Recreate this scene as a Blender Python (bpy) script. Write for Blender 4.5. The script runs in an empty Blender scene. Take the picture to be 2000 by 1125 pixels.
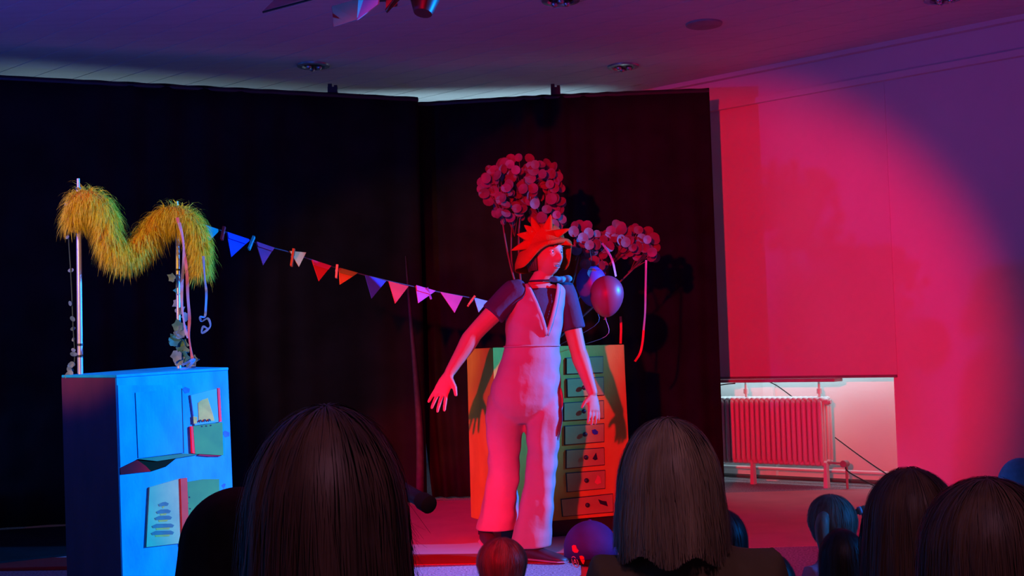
import bpy, bmesh, math, random
from mathutils import Vector, Matrix, Quaternion, noise
from mathutils.geometry import tessellate_polygon
random.seed(7)
V = Vector
SC = bpy.context.scene
COL = SC.collection
PI = math.pi

# ---------------------------------------------------------------- camera
F_PX, CX, CY = 2400.0, 1000.0, 562.5
CAM = V((0, 0, 1.04))
PITCH = math.atan((700 - CY) / F_PX)
ROLL = 0.028
_f = V((0, math.cos(PITCH), math.sin(PITCH)))
_u0 = V((0, -math.sin(PITCH), math.cos(PITCH)))
_r0 = V((1, 0, 0))
C_R = _r0 * math.cos(ROLL) - _u0 * math.sin(ROLL)
C_U = _r0 * math.sin(ROLL) + _u0 * math.cos(ROLL)
cd = bpy.data.cameras.new('camera')
cam = bpy.data.objects.new('camera', cd)
COL.objects.link(cam)
cd.sensor_width = 36
cd.lens = 36 * F_PX / 2000
cd.clip_start = 0.05
m3 = Matrix((C_R, C_U, -_f)).transposed()
cam.matrix_world = Matrix.Translation(CAM) @ m3.to_4x4()
SC.camera = cam

# ---------------------------------------------------------------- exposure, world, stage lights, added fills
SC.view_settings.view_transform = 'Standard'
SC.view_settings.look = 'None'
SC.view_settings.exposure = 0.0
SC.view_settings.gamma = 1.0
SC.view_settings.use_curve_mapping = False
SC.cycles.use_denoising = True
SC.cycles.max_bounces = 8
SC.cycles.diffuse_bounces = 5
SC.cycles.sample_clamp_indirect = 4
w = bpy.data.worlds.new('world')
SC.world = w
w.use_nodes = True
w.node_tree.nodes['Background'].inputs[0].default_value = (0.55, 0.75, 0.9, 1)
w.node_tree.nodes['Background'].inputs[1].default_value = 0.08

def aim(o, tgt):
    o.rotation_euler = (V(tgt) - o.location).to_track_quat('-Z', 'Y').to_euler()

def spot(name, loc, tgt, col, watts, deg, blend, rad=0.05):
    d = bpy.data.lights.new(name, 'SPOT')
    d.color, d.energy, d.spot_size, d.spot_blend, d.shadow_soft_size = col, watts, math.radians(deg), blend, rad
    o = bpy.data.objects.new(name, d)
    COL.objects.link(o)
    o.location = loc
    aim(o, tgt)
    return o

def area(name, loc, tgt, col, watts, sx, sy):
    d = bpy.data.lights.new(name, 'AREA')
    d.shape = 'RECTANGLE'
    d.color, d.energy, d.size, d.size_y = col, watts, sx, sy
    o = bpy.data.objects.new(name, d)
    COL.objects.link(o)
    o.location = loc
    aim(o, tgt)
    return o

RED, BLUE = (1.0, 0.0, 0.022), (0.0, 0.23, 1.0)
spot('red_spotlight', (-1.4, -1.5, 2.1), (1.25, 9.0, 0.95), RED, 3700, 25.5, 0.45, 0.06)
spot('red_floor_fill', (-1.4, -1.5, 2.1), (-0.72, 7.5, 0.06), RED, 4600, 12.0, 0.45, 0.06)  # added fill beside the main spot, reddens the floor left of centre
spot('blue_spotlight', (4.5, 6.5, 2.3), (-1.6, 5.55, 1.15), BLUE, 4900, 46, 0.65, 0.05)
spot('blue_audience_fill', (4.9, 2.5, 2.2), (0.7, 3.4, 0.5), BLUE, 600, 22, 0.5, 0.05)  # extra blue fill, gives the seated heads their rim
spot('amber_side_fill', (-3.3, 1.6, 2.0), (-1.85, 5.6, 1.55), (1.0, 0.44, 0.03), 580, 20, 0.4, 0.06)  # invented amber fill for the boa, poles and cabinet side
spot('blue_ceiling_fill', (-3.3, 4.2, 1.9), (-1.6, 6.6, 3.3), (0.05, 0.05, 1.0), 140, 135, 0.8, 0.05)  # unseen fill, only there to turn the left ceiling blue
spot('red_ceiling_fill', (3.4, 5.0, 1.9), (1.7, 7.2, 3.3), (1.0, 0.0, 0.5), 36, 115, 0.8, 0.05)  # added magenta wash for the right half of the ceiling
spot('audience_fill', (0.45, 0.0, 3.25), (0.40, 2.0, 0.4), (1.0, 0.42, 0.72), 85, 46, 0.6, 0.15)  # fill put overhead to brighten the backs of the audience

# ---------------------------------------------------------------- helpers
def at(px, py, Y):
    d = _f * F_PX + C_R * (px - CX) - C_U * (py - CY)
    return CAM + d * (Y / d.y)

def onplane(px, py, P, n):
    d = _f * F_PX + C_R * (px - CX) - C_U * (py - CY)
    return CAM + d * ((P - CAM).dot(n) / d.dot(n))

def onfloor(px, py, z=0.0):
    return onplane(px, py, V((0, 0, z)), V((0, 0, 1)))

MATS = {}
def mat(name, col, rough=0.6, var=0.12, scale=8.0, metal=0.0, bump=0.0, bscale=60.0, stretch=(1, 1, 1), sheen=0.0,
        trans=0.0, col2=None, spec=0.5, lo=0.3, hi=0.7):
    if name in MATS:
        return MATS[name]
    m = bpy.data.materials.new(name)
    m.use_nodes = True
    nt = m.node_tree
    b = nt.nodes['Principled BSDF']
    b.inputs['Roughness'].default_value = rough
    b.inputs['Metallic'].default_value = metal
    b.inputs['Specular IOR Level'].default_value = spec
    if sheen:
        b.inputs['Sheen Weight'].default_value = sheen
    if trans:
        b.inputs['Transmission Weight'].default_value = trans
    tc = nt.nodes.new('ShaderNodeTexCoord')
    mp = nt.nodes.new('ShaderNodeMapping')
    mp.inputs['Scale'].default_value = stretch
    nt.links.new(tc.outputs['Object'], mp.inputs[0])
    nz = nt.nodes.new('ShaderNodeTexNoise')
    nz.inputs['Scale'].default_value = scale
    nz.inputs['Detail'].default_value = 4
    nt.links.new(mp.outputs[0], nz.inputs['Vector'])
    rp = nt.nodes.new('ShaderNodeValToRGB')
    c2 = col2 or tuple(max(0, c * (1 - 2.2 * var)) for c in col)
    rp.color_ramp.elements[0].position = lo
    rp.color_ramp.elements[1].position = hi
    rp.color_ramp.elements[0].color = (*c2, 1)
    rp.color_ramp.elements[1].color = (*col, 1)
    nt.links.new(nz.outputs['Fac'], rp.inputs[0])
    nt.links.new(rp.outputs[0], b.inputs['Base Color'])
    if bump:
        n2 = nt.nodes.new('ShaderNodeTexNoise')
        n2.inputs['Scale'].default_value = bscale
        n2.inputs['Detail'].default_value = 3
        nt.links.new(mp.outputs[0], n2.inputs['Vector'])
        bp = nt.nodes.new('ShaderNodeBump')
        bp.inputs['Strength'].default_value = bump
        bp.inputs['Distance'].default_value = 0.01
        nt.links.new(n2.outputs['Fac'], bp.inputs['Height'])
        nt.links.new(bp.outputs[0], b.inputs['Normal'])
    MATS[name] = m
    return m

ORIG = {}
class MB:
    """collects vertices and faces in world coordinates"""
    def __init__(s):
        s.v, s.f = [], []
    def add(s, vs, fs):
        o = len(s.v)
        s.v += [V(x) for x in vs]
        s.f += [tuple(i + o for i in f) for f in fs]
        return s
    def box(s, c, half, ax=None):
        ax = ax or (V((1, 0, 0)), V((0, 1, 0)), V((0, 0, 1)))
        c = V(c)
        vs = []
        for k in range(8):
            sg = (1 if k & 1 else -1, 1 if k & 2 else -1, 1 if k & 4 else -1)
            vs.append(c + sum((ax[i] * (sg[i] * half[i]) for i in range(3)), V()))
        return s.add(vs, [(0, 2, 3, 1), (4, 5, 7, 6), (0, 1, 5, 4), (2, 6, 7, 3), (0, 4, 6, 2), (1, 3, 7, 5)])
    def hexa(s, lo, hi):
        """two quads (same winding) joined into a solid"""
        n = len(lo)
        fs = [tuple(range(n))[::-1], tuple(range(n, 2 * n))]
        for i in range(n):
            j = (i + 1) % n
            fs.append((i, j, n + j, n + i))
        return s.add(list(lo) + list(hi), fs)
    def prism(s, pts, vec):
        pts = [V(p) for p in pts]
        n = len(pts)
        tri = tessellate_polygon([pts])
        nn = V()
        for i in range(n):
            nn += (pts[i] - pts[0]).cross(pts[(i + 1) % n] - pts[0])
        if nn.dot(vec) < 0:
            pts = pts[::-1]
            tri = tessellate_polygon([pts])
        fs = []
        for t in tri:
            a, b, c = t
            if (pts[b] - pts[a]).cross(pts[c] - pts[a]).dot(vec) < 0:
                a, b, c = a, c, b
            fs += [(a, c, b), (a + n, b + n, c + n)]
        for i in range(n):
            j = (i + 1) % n
            fs.append((i, j, n + j, n + i))
        return s.add(pts + [p + V(vec) for p in pts], fs)
    def loft(s, rings, cap=True):
        n = len(rings[0])
        vs = [p for r in rings for p in r]
        fs = []
        for a in range(len(rings) - 1):
            for i in range(n):
                j = (i + 1) % n
                fs.append((a * n + i, a * n + j, a * n + n + j, a * n + n + i))
        if cap:
            fs.append(tuple(range(n))[::-1])
            fs.append(tuple(range((len(rings) - 1) * n, len(rings) * n)))
        return s.add(vs, fs)
    def tube(s, pts, rad, n=10, flat=1.0, up=None, round_ends=False):
        pts = [V(p) for p in pts]
        if not isinstance(rad, (list, tuple)):
            rad = [rad] * len(pts)
        rad = list(rad)
        if round_ends:
            d0 = (pts[0] - pts[1]).normalized()
            d1 = (pts[-1] - pts[-2]).normalized()
            r0, r1 = rad[0], rad[-1]
            pre = [pts[0] + d0 * r0 * 0.92, pts[0] + d0 * r0 * 0.6]
            post = [pts[-1] + d1 * r1 * 0.6, pts[-1] + d1 * r1 * 0.92]
            pts = pre + pts + post
            rad = [r0 * 0.4, r0 * 0.8] + rad + [r1 * 0.8, r1 * 0.4]
        rings = []
        up = V(up) if up else None
        prev = None
        for i, p in enumerate(pts):
            a = pts[max(0, i - 1)]
            b = pts[min(len(pts) - 1, i + 1)]
            t = (b - a).normalized()
            if prev is None:
                ref = up or (V((0, 0, 1)) if abs(t.z) < 0.9 else V((1, 0, 0)))
                x = (ref - t * ref.dot(t)).normalized()
            else:
                x = (prev - t * prev.dot(t)).normalized()
            prev = x
            y = t.cross(x)
            rings.append([p + x * (rad[i] * flat * math.cos(2 * PI * k / n)) + y * (rad[i] * math.sin(2 * PI * k / n)) for k in range(n)])
        return s.loft(rings)
    def cyl(s, a, b, r0, r1=None, n=16):
        return s.tube([a, b], [r0, r0 if r1 is None else r1], n)
    def lathe(s, c, axis, prof, n=20, ref=None):
        axis = V(axis).normalized()
        x = V(ref) if ref else (V((0, 0, 1)) if abs(axis.z) < 0.9 else V((1, 0, 0)))
        x = (x - axis * x.dot(axis)).normalized()
        y = axis.cross(x)
        return s.loft([[V(c) + axis * z + (x * math.cos(2 * PI * k / n) + y * math.sin(2 * PI * k / n)) * max(r, 1e-4) for k in range(n)] for r, z in prof])
    def ball(s, c, r, n=16, m=10, ax=None):
        ax = ax or (V((1, 0, 0)), V((0, 1, 0)), V((0, 0, 1)))
        r = r if isinstance(r, (list, tuple)) else (r, r, r)
        rings = []
        for i in range(m + 1):
            th = PI * i / m
            q = max(math.sin(th), 0.01)
            rings.append([V(c) + ax[0] * (r[0] * q * math.cos(2 * PI * k / n)) + ax[1] * (r[1] * q * math.sin(2 * PI * k / n)) - ax[2] * (r[2] * math.cos(th)) for k in range(n)])
        return s.loft(rings)

def mesh_obj(name, me, parent=None, origin=None):
    o = bpy.data.objects.new(name, me)
    COL.objects.link(o)
    if parent is not None:
        o.parent = parent
        o.location = origin - ORIG[parent]
    else:
        o.location = origin
    ORIG[o] = origin.copy()
    return o

def build(name, mb, m, parent=None, smooth=False, base=False, bevel=0.0):
    vs = mb.v
    lo = V((min(v.x for v in vs), min(v.y for v in vs), min(v.z for v in vs)))
    hi = V((max(v.x for v in vs), max(v.y for v in vs), max(v.z for v in vs)))
    c = (lo + hi) / 2
    if parent is None:
        c.z = lo.z
    me = bpy.data.meshes.new(name)
    me.from_pydata([v - c for v in vs], [], mb.f)
    bm = bmesh.new()
    bm.from_mesh(me)
    if bevel:
        eds = [e for e in bm.edges if len(e.link_faces) == 2 and e.calc_face_angle(0) > 0.6]
        bmesh.ops.bevel(bm, geom=eds, offset=bevel, segments=1, affect='EDGES', clamp_overlap=True)
    bmesh.ops.recalc_face_normals(bm, faces=bm.faces)
    bm.to_mesh(me)
    bm.free()
    me.materials.append(m)
    if smooth:
        me.polygons.foreach_set('use_smooth', [True] * len(me.polygons))
        if smooth == 'auto':
            me.set_sharp_from_angle(angle=math.radians(40))
    me.update()
    return mesh_obj(name, me, parent, c)

def remeshed(mb, voxel, smooth=6, cut=None, post=None):
    """union of overlapping lofts -> one continuous surface, returned as (verts, faces)"""
    me = bpy.data.meshes.new('tmp')
    me.from_pydata(mb.v, [], mb.f)
    bm = bmesh.new()
    bm.from_mesh(me)
    bmesh.ops.recalc_face_normals(bm, faces=bm.faces)
    bm.to_mesh(me)
    bm.free()
    o = bpy.data.objects.new('tmp', me)
    COL.objects.link(o)
    r = o.modifiers.new('r', 'REMESH')
    r.mode = 'VOXEL'
    r.voxel_size = voxel
    r.adaptivity = 0
    if smooth:
        q = o.modifiers.new('s', 'SMOOTH')
        q.iterations = smooth
        q.factor = 0.5
    dg = bpy.context.evaluated_depsgraph_get()
    ev = o.evaluated_get(dg)
    me2 = bpy.data.meshes.new_from_object(ev)
    out = MB()
    fs = [tuple(p.vertices) for p in me2.polygons]
    vs = [v.co.copy() for v in me2.vertices]
    if cut:
        keep = []
        for f in fs:
            c = sum((vs[i] for i in f), V()) / len(f)
            if not cut(c):
                keep.append(f)
        fs = keep
        used = sorted({i for f in fs for i in f})
        mp = {i: k for k, i in enumerate(used)}
        vs = [vs[i] for i in used]
        fs = [tuple(mp[i] for i in f) for f in fs]
    out.v, out.f = vs, fs
    bpy.data.objects.remove(o)
    bpy.data.meshes.remove(me)
    bpy.data.meshes.remove(me2)
    return out

def solidify(o, th):
    q = o.modifiers.new('solid', 'SOLIDIFY')
    q.thickness = th
    q.offset = -1
    return o

def tag(o, label, cat, group=None, kind=None):
    o['label'] = label
    o['category'] = cat
    if group:
        o['group'] = group
    if kind:
        o['kind'] = kind
    return o

def thing(name, loc, label, cat, group=None):
    o = bpy.data.objects.new(name, None)
    COL.objects.link(o)
    o.location = loc
    o.empty_display_size = 0.1
    ORIG[o] = V(loc)
    return tag(o, label, cat, group)

def inst(name, me, parent, pos, rot=None, scale=1.0):
    o = bpy.data.objects.new(name, me)
    COL.objects.link(o)
    o.parent = parent
    o.location = V(pos) - ORIG[parent]
    if rot is not None:
        o.rotation_mode = 'QUATERNION'
        o.rotation_quaternion = rot
    o.scale = (scale, scale, scale) if not isinstance(scale, (tuple, list)) else scale
    ORIG[o] = V(pos)
    return o

def struct(name, mb, m, parent=None, **k):
    o = build(name, mb, m, parent, **k)
    if parent is None:
        o['kind'] = 'structure'
    return o

def smoothpath(pts, n):
    """Catmull-Rom resample"""
    pts = [V(p) for p in pts]
    P = [pts[0] * 2 - pts[1]] + pts + [pts[-1] * 2 - pts[-2]]
    out = []
    seg = len(pts) - 1
    for k in range(n):
        t = k / (n - 1) * seg
        i = min(int(t), seg - 1)
        t -= i
        a, b, c, d = P[i:i + 4]
        out.append(0.5 * ((2 * b) + (c - a) * t + (2 * a - 5 * b + 4 * c - d) * t * t + (3 * b - a - 3 * c + d) * t ** 3))
    return out

def ss(a, b, x):
    t = min(1, max(0, (x - a) / (b - a)))
    return t * t * (3 - 2 * t)

# ---------------------------------------------------------------- room shell
P0 = V((2.01, 9.64, 0))
E1 = V((1.14, -1, 0)).normalized()
E2 = V((-1, -1.14, 0)).normalized()
EZ = V((0, 0, 1))
AX = (E1, E2, EZ)
CEIL = 3.28
def room(s, d, z=0.0):
    return P0 + E1 * s + E2 * d + EZ * z
def rbox(mb, s0, s1, d0, d1, z0, z1):
    return mb.box(room((s0 + s1) / 2, (d0 + d1) / 2, (z0 + z1) / 2), (abs(s1 - s0) / 2, abs(d1 - d0) / 2, abs(z1 - z0) / 2), AX)

M_wall = mat('wall_paint', (0.74, 0.72, 0.70), 0.85, 0.02, 3, bump=0.05, bscale=120)
M_ceil = mat('ceiling_paint', (0.70, 0.70, 0.70), 0.8, 0.04, 5, stretch=(0.4, 4, 1))
M_carpet = mat('carpet', (0.52, 0.46, 0.50), 0.95, 0.0, 90, col2=(0.16, 0.13, 0.16), bump=0.5, bscale=220, lo=0.3, hi=0.62, spec=0.1)
M_dance = mat('stage_floor', (0.72, 0.24, 0.27), 0.7, 0.06, 4, spec=0.25)
M_redtape = mat('red_floor_border', (0.42, 0.012, 0.012), 0.7, 0.05, 6, spec=0.2)
M_white = mat('white_gloss', (0.78, 0.78, 0.76), 0.4, 0.03, 5)
M_black = mat('black_cloth', (0.014, 0.012, 0.015), 0.95, 0.2, 4, sheen=0.0, bump=0.15, bscale=40, spec=0.1)
M_dark = mat('black_metal', (0.02, 0.02, 0.022), 0.45, 0.1, 10)
M_steel = mat('steel', (0.6, 0.6, 0.62), 0.3, 0.05, 10, metal=0.9)

S0, S1, D1 = -6.0, 9.0, 11.0
struct('floor', rbox(MB(), S0 - .2, S1 + .2, -0.6, D1 + .2, -0.2, 0), M_carpet)
ce = struct('ceiling', rbox(MB(), S0 - .2, S1 + .2, -0.6, D1 + .2, CEIL + 0.02, CEIL + 0.2), M_ceil)
W, gap = 0.25, 0.007
pl = None
d = 0.0
while d < D1:
    c = room((S0 + S1) / 2, d + W / 2, CEIL + 0.01)
    if pl is None:
        mb = MB()
        mb.box(c, ((S1 - S0) / 2, (W - gap) / 2, 0.0105), AX)
        pl = build('plank', mb, M_ceil, ce)
        pc = c
    else:
        inst('plank', pl.data, ce, c)
    d += W
struct('wall_left', rbox(MB(), S0 - 0.2, S0, -0.6, D1, 0, CEIL + .1), M_wall)
struct('wall_front', rbox(MB(), S0, S1, D1, D1 + 0.2, 0, CEIL + .1), M_wall)
struct('wall_back', rbox(MB(), S1, S1 + 0.2, -0.6, D1, 0, CEIL + .1), M_wall)
# right wall, with two window recesses cut through (the near one half hidden by the curtain)
RA, RB, RT = -1.35, 1.0, 2.95        # recess behind the blind
QA, QB = -4.6, -1.75                 # second recess, behind the curtain
mb = MB()
for a, b in ((S0, QA), (QB, RA), (RB, S1)):
    rbox(mb, a, b, -0.3, 0, 0, CEIL + 0.1)
for a, b in ((QA, QB), (RA, RB)):
    rbox(mb, a, b, -0.3, 0, RT, CEIL + 0.1)
    rbox(mb, a, b, -0.42, -0.3, 0, 0.86)
struct('wall_right', mb, M_wall)
mb = MB()
rbox(mb, S0, S1, 0, 0.05, 3.0, 3.045)
struct('trim_1', mb, M_wall)
mb = MB()
rbox(mb, S0, S1, 0, 0.06, CEIL - 0.035, CEIL)
struct('trim_2', mb, M_wall)
mb = MB()
rbox(mb, RB, S1, 0, 0.012, 0, 0.07)
struct('baseboard_right', mb, M_wall)
M_glass = mat('window_glass', (0.9, 0.95, 1.0), 0.05, 0.0, 1, trans=1.0)
for k, (a, b) in enumerate(((RA, RB), (QA, QB))):
    mb = MB()
    for q in (a + .03, (a + b) / 2, b - .03):
        rbox(mb, q - .03, q + .03, -0.40, -0.34, 0.86, RT)
    for z in (0.89, RT - .03):
        rbox(mb, a, b, -0.40, -0.34, z - .03, z + .03)
    wn = struct('window_%d' % (k + 1), mb, M_white)
    mb = MB()
    rbox(mb, a + .06, b - .06, -0.375, -0.368, 0.92, RT - .06)
    build('pane', mb, M_glass, wn)
    c = room((a + b) / 2, -0.33, 1.9)
    area('daylight_%d' % (k + 1), c, c + E2, (0.55, 0.84, 1.0), (60, 2.5)[k], b - a - .2, 1.9)
def strip_light(name, a, b, watts, spread, tilt=V((0, 0.0, 1))):
    a, b = V(a), V(b)
    o = area(name, (a + b) / 2, (a + b) / 2 + EZ, (0.5, 0.82, 1.0), watts, (b - a).length, 0.08)
    x = (b - a).normalized()
    o.rotation_euler = Matrix((x, (-tilt).cross(x), -tilt)).transposed().to_euler()
    o.data.spread = math.radians(spread)
strip_light('ceiling_strip_fill_1', (-1.45, 10.35, 1.3), (0.75, 10.42, 1.3), 2.3, 24)  # made-up lamp, brightens the ceiling strip above the curtain
strip_light('ceiling_strip_fill_2', (-3.9, 9.05, 1.0), (-1.5, 10.30, 1.0), 1.1, 30)  # weaker invented companion for the left end of that strip
# smooth stage floor with a red border strip along its front edge
def front(y):
    return [V((-4.2, y, 0)), V((2.6, y, 0))]
tz = [V((-4.2, 6.64, -.001)), V((0.35, 6.28, -.001)), V((0.35, 6.57, -.001)), V((-4.2, 7.12, -.001))]
struct('trim_3', MB().hexa(tz, [p + V((0, 0, .0045)) for p in tz]), M_redtape)
struct('trim_4', MB().box((-0.3, 7.90, 0.0), (3.0, 1.30, 0.0008)), M_dance)

# ---------------------------------------------------------------- curtains
def curtain(name, label, path, ztop, zbot, folds, amp, seed, slant=0.0):
    rnd = random.Random(seed)
    ph = [rnd.uniform(0, 6.28) for _ in range(6)]
    path = smoothpath([V((x, y, 0)) for x, y in path], folds * 8 + 1)
    n, m = len(path), 14
    mb = MB()
    vs = []
    for side in (0, 1):
        for i, p in enumerate(path):
            t = (path[min(i + 1, n - 1)] - path[max(i - 1, 0)]).normalized()
            q = V((t.y, -t.x, 0))
            for j in range(m + 1):
                v = j / m
                s = i / 8
                a = amp * (0.25 + 0.75 * v) * (math.sin(2 * PI * s + ph[0] + 0.6 * math.sin(s * 1.3 + ph[1])) * (0.6 + 0.4 * math.sin(s * 0.7 + ph[2])))
                zz = ztop(i / (n - 1)) * (1 - v) + zbot * v
                x = p + q * (a + side * 0.006) + V((slant * v ** 1.5 * (1 - i / (n - 1)) ** 6, 0, 0))
                vs.append(V((x.x, x.y, zz)))
    fs = []
    o = n * (m + 1)
    for i in range(n - 1):
        for j in range(m):
            a, b = i * (m + 1) + j, (i + 1) * (m + 1) + j
            fs.append((a, b, b + 1, a + 1))
            fs.append((o + a, o + a + 1, o + b + 1, o + b))
    for i in range(n - 1):
        for j in (0, m):
            a, b = i * (m + 1) + j, (i + 1) * (m + 1) + j
            fs.append((a, o + a, o + b, b))
    for i in (0, n - 1):
        for j in range(m):
            a = i * (m + 1) + j
            fs.append((a, a + 1, o + a + 1, o + a))
    mb.add(vs, fs)
    cloth = build('curtain_cloth', mb, M_black, None, smooth=True)
    loc = V((sum(p.x for p in path) / n, sum(p.y for p in path) / n, zbot))
    r = thing(name, loc, label, 'curtain')
    cloth.parent = r
    cloth.location = ORIG[cloth] - loc
    # rail along the top
    mb = MB().tube([V((p.x, p.y, ztop(i / (n - 1)) - 0.02)) for i, p in enumerate(path)][::8], 0.018, 8)
    build('rail', mb, M_dark, r, smooth='auto')
    return r, path

def wx(px, py, Y):
    p = at(px, py, Y)
    return p
RH = 3.03
c_r0, c_r1 = at(780, 400, 9.22), at(1393, 400, 9.18)
right_curtain, _ = curtain('stage_curtain', 'black stage curtain behind the performer, its free edge beside the radiator', [(c_r0.x, 9.28), ((c_r0.x + c_r1.x) / 2, 9.18), (c_r1.x, 9.18)],
                           lambda t: 3.005 + 0.03 * t, 0.02, 15, 0.05, 3, 0.20)
c_l0, c_l1 = at(-60, 400, 8.1), at(822, 400, 9.10)
left_curtain, lp = curtain('stage_curtain', 'black stage curtain behind the bunting and the blue cabinet', [(c_l0.x - 0.4, 7.95), (c_l0.x, 8.1), (-2.2, 8.55), (c_l1.x, 9.05)],
                           lambda t: 3.06 - 0.06 * t, 0.02, 20, 0.05, 5)
mb = MB()
for i, (x0, y0) in enumerate(((-4.3, 8.0), (-3.6, 8.05), (-2.9, 8.25), (-2.2, 8.5), (-1.7, 8.65))):
    yf = 6.72 + (0.10, 0.04, 0.0, 0.5, 1.4)[i]
    mb.v += [V((x0, y0, .004)), V((x0, y0, .014)), V((x0, yf, .014)), V((x0, yf, .004))]
    if i:
        A, B = 4 * i - 4, 4 * i
        mb.f += [(A + q, B + q, B + (q + 1) % 4, A + (q + 1) % 4) for q in range(4)]
mb.f += [(0, 1, 2, 3), (16, 19, 18, 17)]
build('dark_floor_sheet', mb, M_black, left_curtain)  # black sheet added so the floor before the curtain stays dark
M_hem = mat('grey_hem', (0.06, 0.06, 0.07), 0.9, 0.2, 20)
hp = [at(792, 500, 9.0), at(800, 600, 9.0), at(812, 740, 9.0), at(820, 860, 9.0), at(819, 975, 9.0)]
hw = [0.004, 0.016, 0.022, 0.03, 0.035]
mb = MB()
path = smoothpath(hp, 12)
for i in range(12):
    pass
rings = []
for i, p in enumerate(path):
    wd = 0.003 + 0.034 * (i / 11) ** 0.9
    rings.append([p + V((-wd, 0, 0)), p + V((-wd * .3, -0.012, 0)), p + V((wd, 0, 0)), p + V((0, 0.008, 0))])
mb.loft(rings)
build('hem', mb, M_hem, left_curtain, smooth=True)['label'] = 'grey hem turned out along the curtain edge'
for px, r, Y in ((650, left_curtain, 8.9), (1085, right_curtain, 9.15)):
    p = at(px, 178, Y)
    mb = MB().box(p, (0.035, 0.02, 0.028)).box(p + V((-0.02, 0, 0.035)), (0.014, 0.014, 0.018)).box(p + V((0.022, 0, 0.03)), (0.012, 0.012, 0.012))
    build('clamp', mb, M_dark, r)

# ---------------------------------------------------------------- blind, sill, radiator
M_blind = mat('blind_cloth', (0.72, 0.70, 0.68), 0.85, 0.03, 2, bump=0.05, bscale=90)
r = thing('window_blind', room(0.1, 0.0, 0.83), 'tall pale blind pulled down over the window above the radiator', 'blind')
mb = MB()
a0, a1 = -1.30, 1.03
n = 40
fr, bk = [], []
for i in range(n + 1):
    s = a0 + (a1 - a0) * i / n
    fr.append((s, 0.008 + 0.004 * math.sin(s * 5)))
vs = []
for s, dd in fr:
    for z in (0.84, 3.0):
        vs += [room(s, dd, z), room(s, dd - 0.006, z)]
fs = []
for i in range(n):
    a, b = i * 4, i * 4 + 4
    fs += [(a, b, b + 2, a + 2), (a + 1, a + 3, b + 3, b + 1), (a, a + 1, b + 1, b), (a + 2, b + 2, b + 3, a + 3)]
fs += [(0, 2, 3, 1), (n * 4, n * 4 + 1, n * 4 + 3, n * 4 + 2)]
mb.add(vs, fs)
build('blind_cloth', mb, M_blind, r, smooth='auto')
mb = MB()
rbox(mb, a0, a1, -0.006, 0.022, 0.825, 0.845)
build('bottom_bar', mb, mat('blind_bar', (0.25, 0.23, 0.24), 0.5), r)
mb = MB()
rbox(mb, -1.3, 0.60, 0.0, 0.14, 0.800, 0.824)
o = build('window_sill', mb, mat('sill_board', (0.5, 0.46, 0.44), 0.5), None, bevel=0.004)
tag(o, 'long narrow sill board jutting out above the radiator', 'sill')

M_rad = mat('radiator_enamel', (0.72, 0.70, 0.68), 0.35, 0.02, 4)
rs0, rs1 = -0.78, 0.47
q = onplane(1608, 850, room(0, 0.05), E2)
rs1 = (q - P0).dot(E1)
rs0 = (onplane(1398, 850, room(0, 0.05), E2) - P0).dot(E1)
rz1, rz0 = onplane(1500, 775, room(0, 0.05), E2).z, onplane(1500, 908, room(0, 0.05), E2).z
r = thing('radiator', room((rs0 + rs1) / 2, -0.03, 0), 'ribbed column radiator on legs under the blind', 'radiator')
NF = 21
pit = (rs1 - rs0) / NF
dm = -0.03
def fin_mb(s):
    mb = MB()
    for d0 in (0.045, 0.0, -0.06, -0.105):
        mb.tube([room(s, d0, rz0 + .02), room(s, d0, rz0 + .05), room(s, d0, rz1 - .05), room(s, d0, rz1 - .02)],
                [0.010, 0.019, 0.019, 0.010], 8, flat=1.0)
    for z in (rz0 + .025, rz1 - .025):
        mb.tube([room(s, 0.052, z), room(s, 0.03, z), room(s, -0.09, z), room(s, -0.112, z)], [0.012, 0.024, 0.024, 0.012], 8)
    return mb
f0 = build('fin', fin_mb(rs0 + pit / 2), M_rad, r, smooth=True)
for k in range(1, NF):
    inst('fin', f0.data, r, ORIG[f0] + E1 * pit * k)
for z in (rz0 + .03, rz1 - .03):
    build('header_pipe', MB().cyl(room(rs0, dm, z), room(rs1 + .01, dm, z), 0.02), M_rad, r, smooth='auto')
mb = MB().cyl(room(rs1, dm + .03, rz1 - .04), room(rs1 + .035, dm + .03, rz1 - .04), 0.026).cyl(room(rs1 + .035, dm + .03, rz1 - .04), room(rs1 + .05, dm + .03, rz1 - .04), 0.016)
build('end_plug', mb, M_rad, r, smooth='auto')
for px in (1470, 1613):
    s = (onplane(px, 920, room(0, 0.03), E2) - P0).dot(E1)
    mb = MB().hexa([room(s - .017, .0, 0), room(s + .017, .0, 0), room(s + .017, .045, 0), room(s - .017, .045, 0)],
                   [room(s - .010, .0, rz0 + .03), room(s + .010, .0, rz0 + .03), room(s + .010, .04, rz0 + .03), room(s - .010, .04, rz0 + .03)])
    build('leg', mb, M_rad, r)
for px in (1457, 1600):
    s = (onplane(px, 760, room(0, -0.03), E2) - P0).dot(E1)
    mb = MB().cyl(room(s, -.03, rz1 - .03), room(s, -.03, .80), 0.011, n=8).cyl(room(s, -.03, rz1 + .02), room(s, -.03, rz1 + .06), 0.02, n=8)
    build('bracket', mb, M_rad, r, smooth='auto')
sv = (onplane(1652, 905, room(0, 0.02), E2) - P0).dot(E1)
mb = MB().cyl(room(rs1, 0.0, rz0 + .03), room(sv, 0.01, rz0 + .03), 0.009).cyl(room(sv, 0.01, 0), room(sv, 0.01, rz0 + .05), 0.010).cyl(room(sv, 0.01, rz0 + .03), room(sv, 0.065, rz0 + .03), 0.026)
build('valve', mb, mat('valve_metal', (0.4, 0.36, 0.34), 0.4), r, smooth='auto')
o = build('heating_pipe', MB().cyl(room(RA, -0.2, 0.105), room(RB, -0.2, 0.105), 0.014), M_white, smooth='auto')
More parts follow.
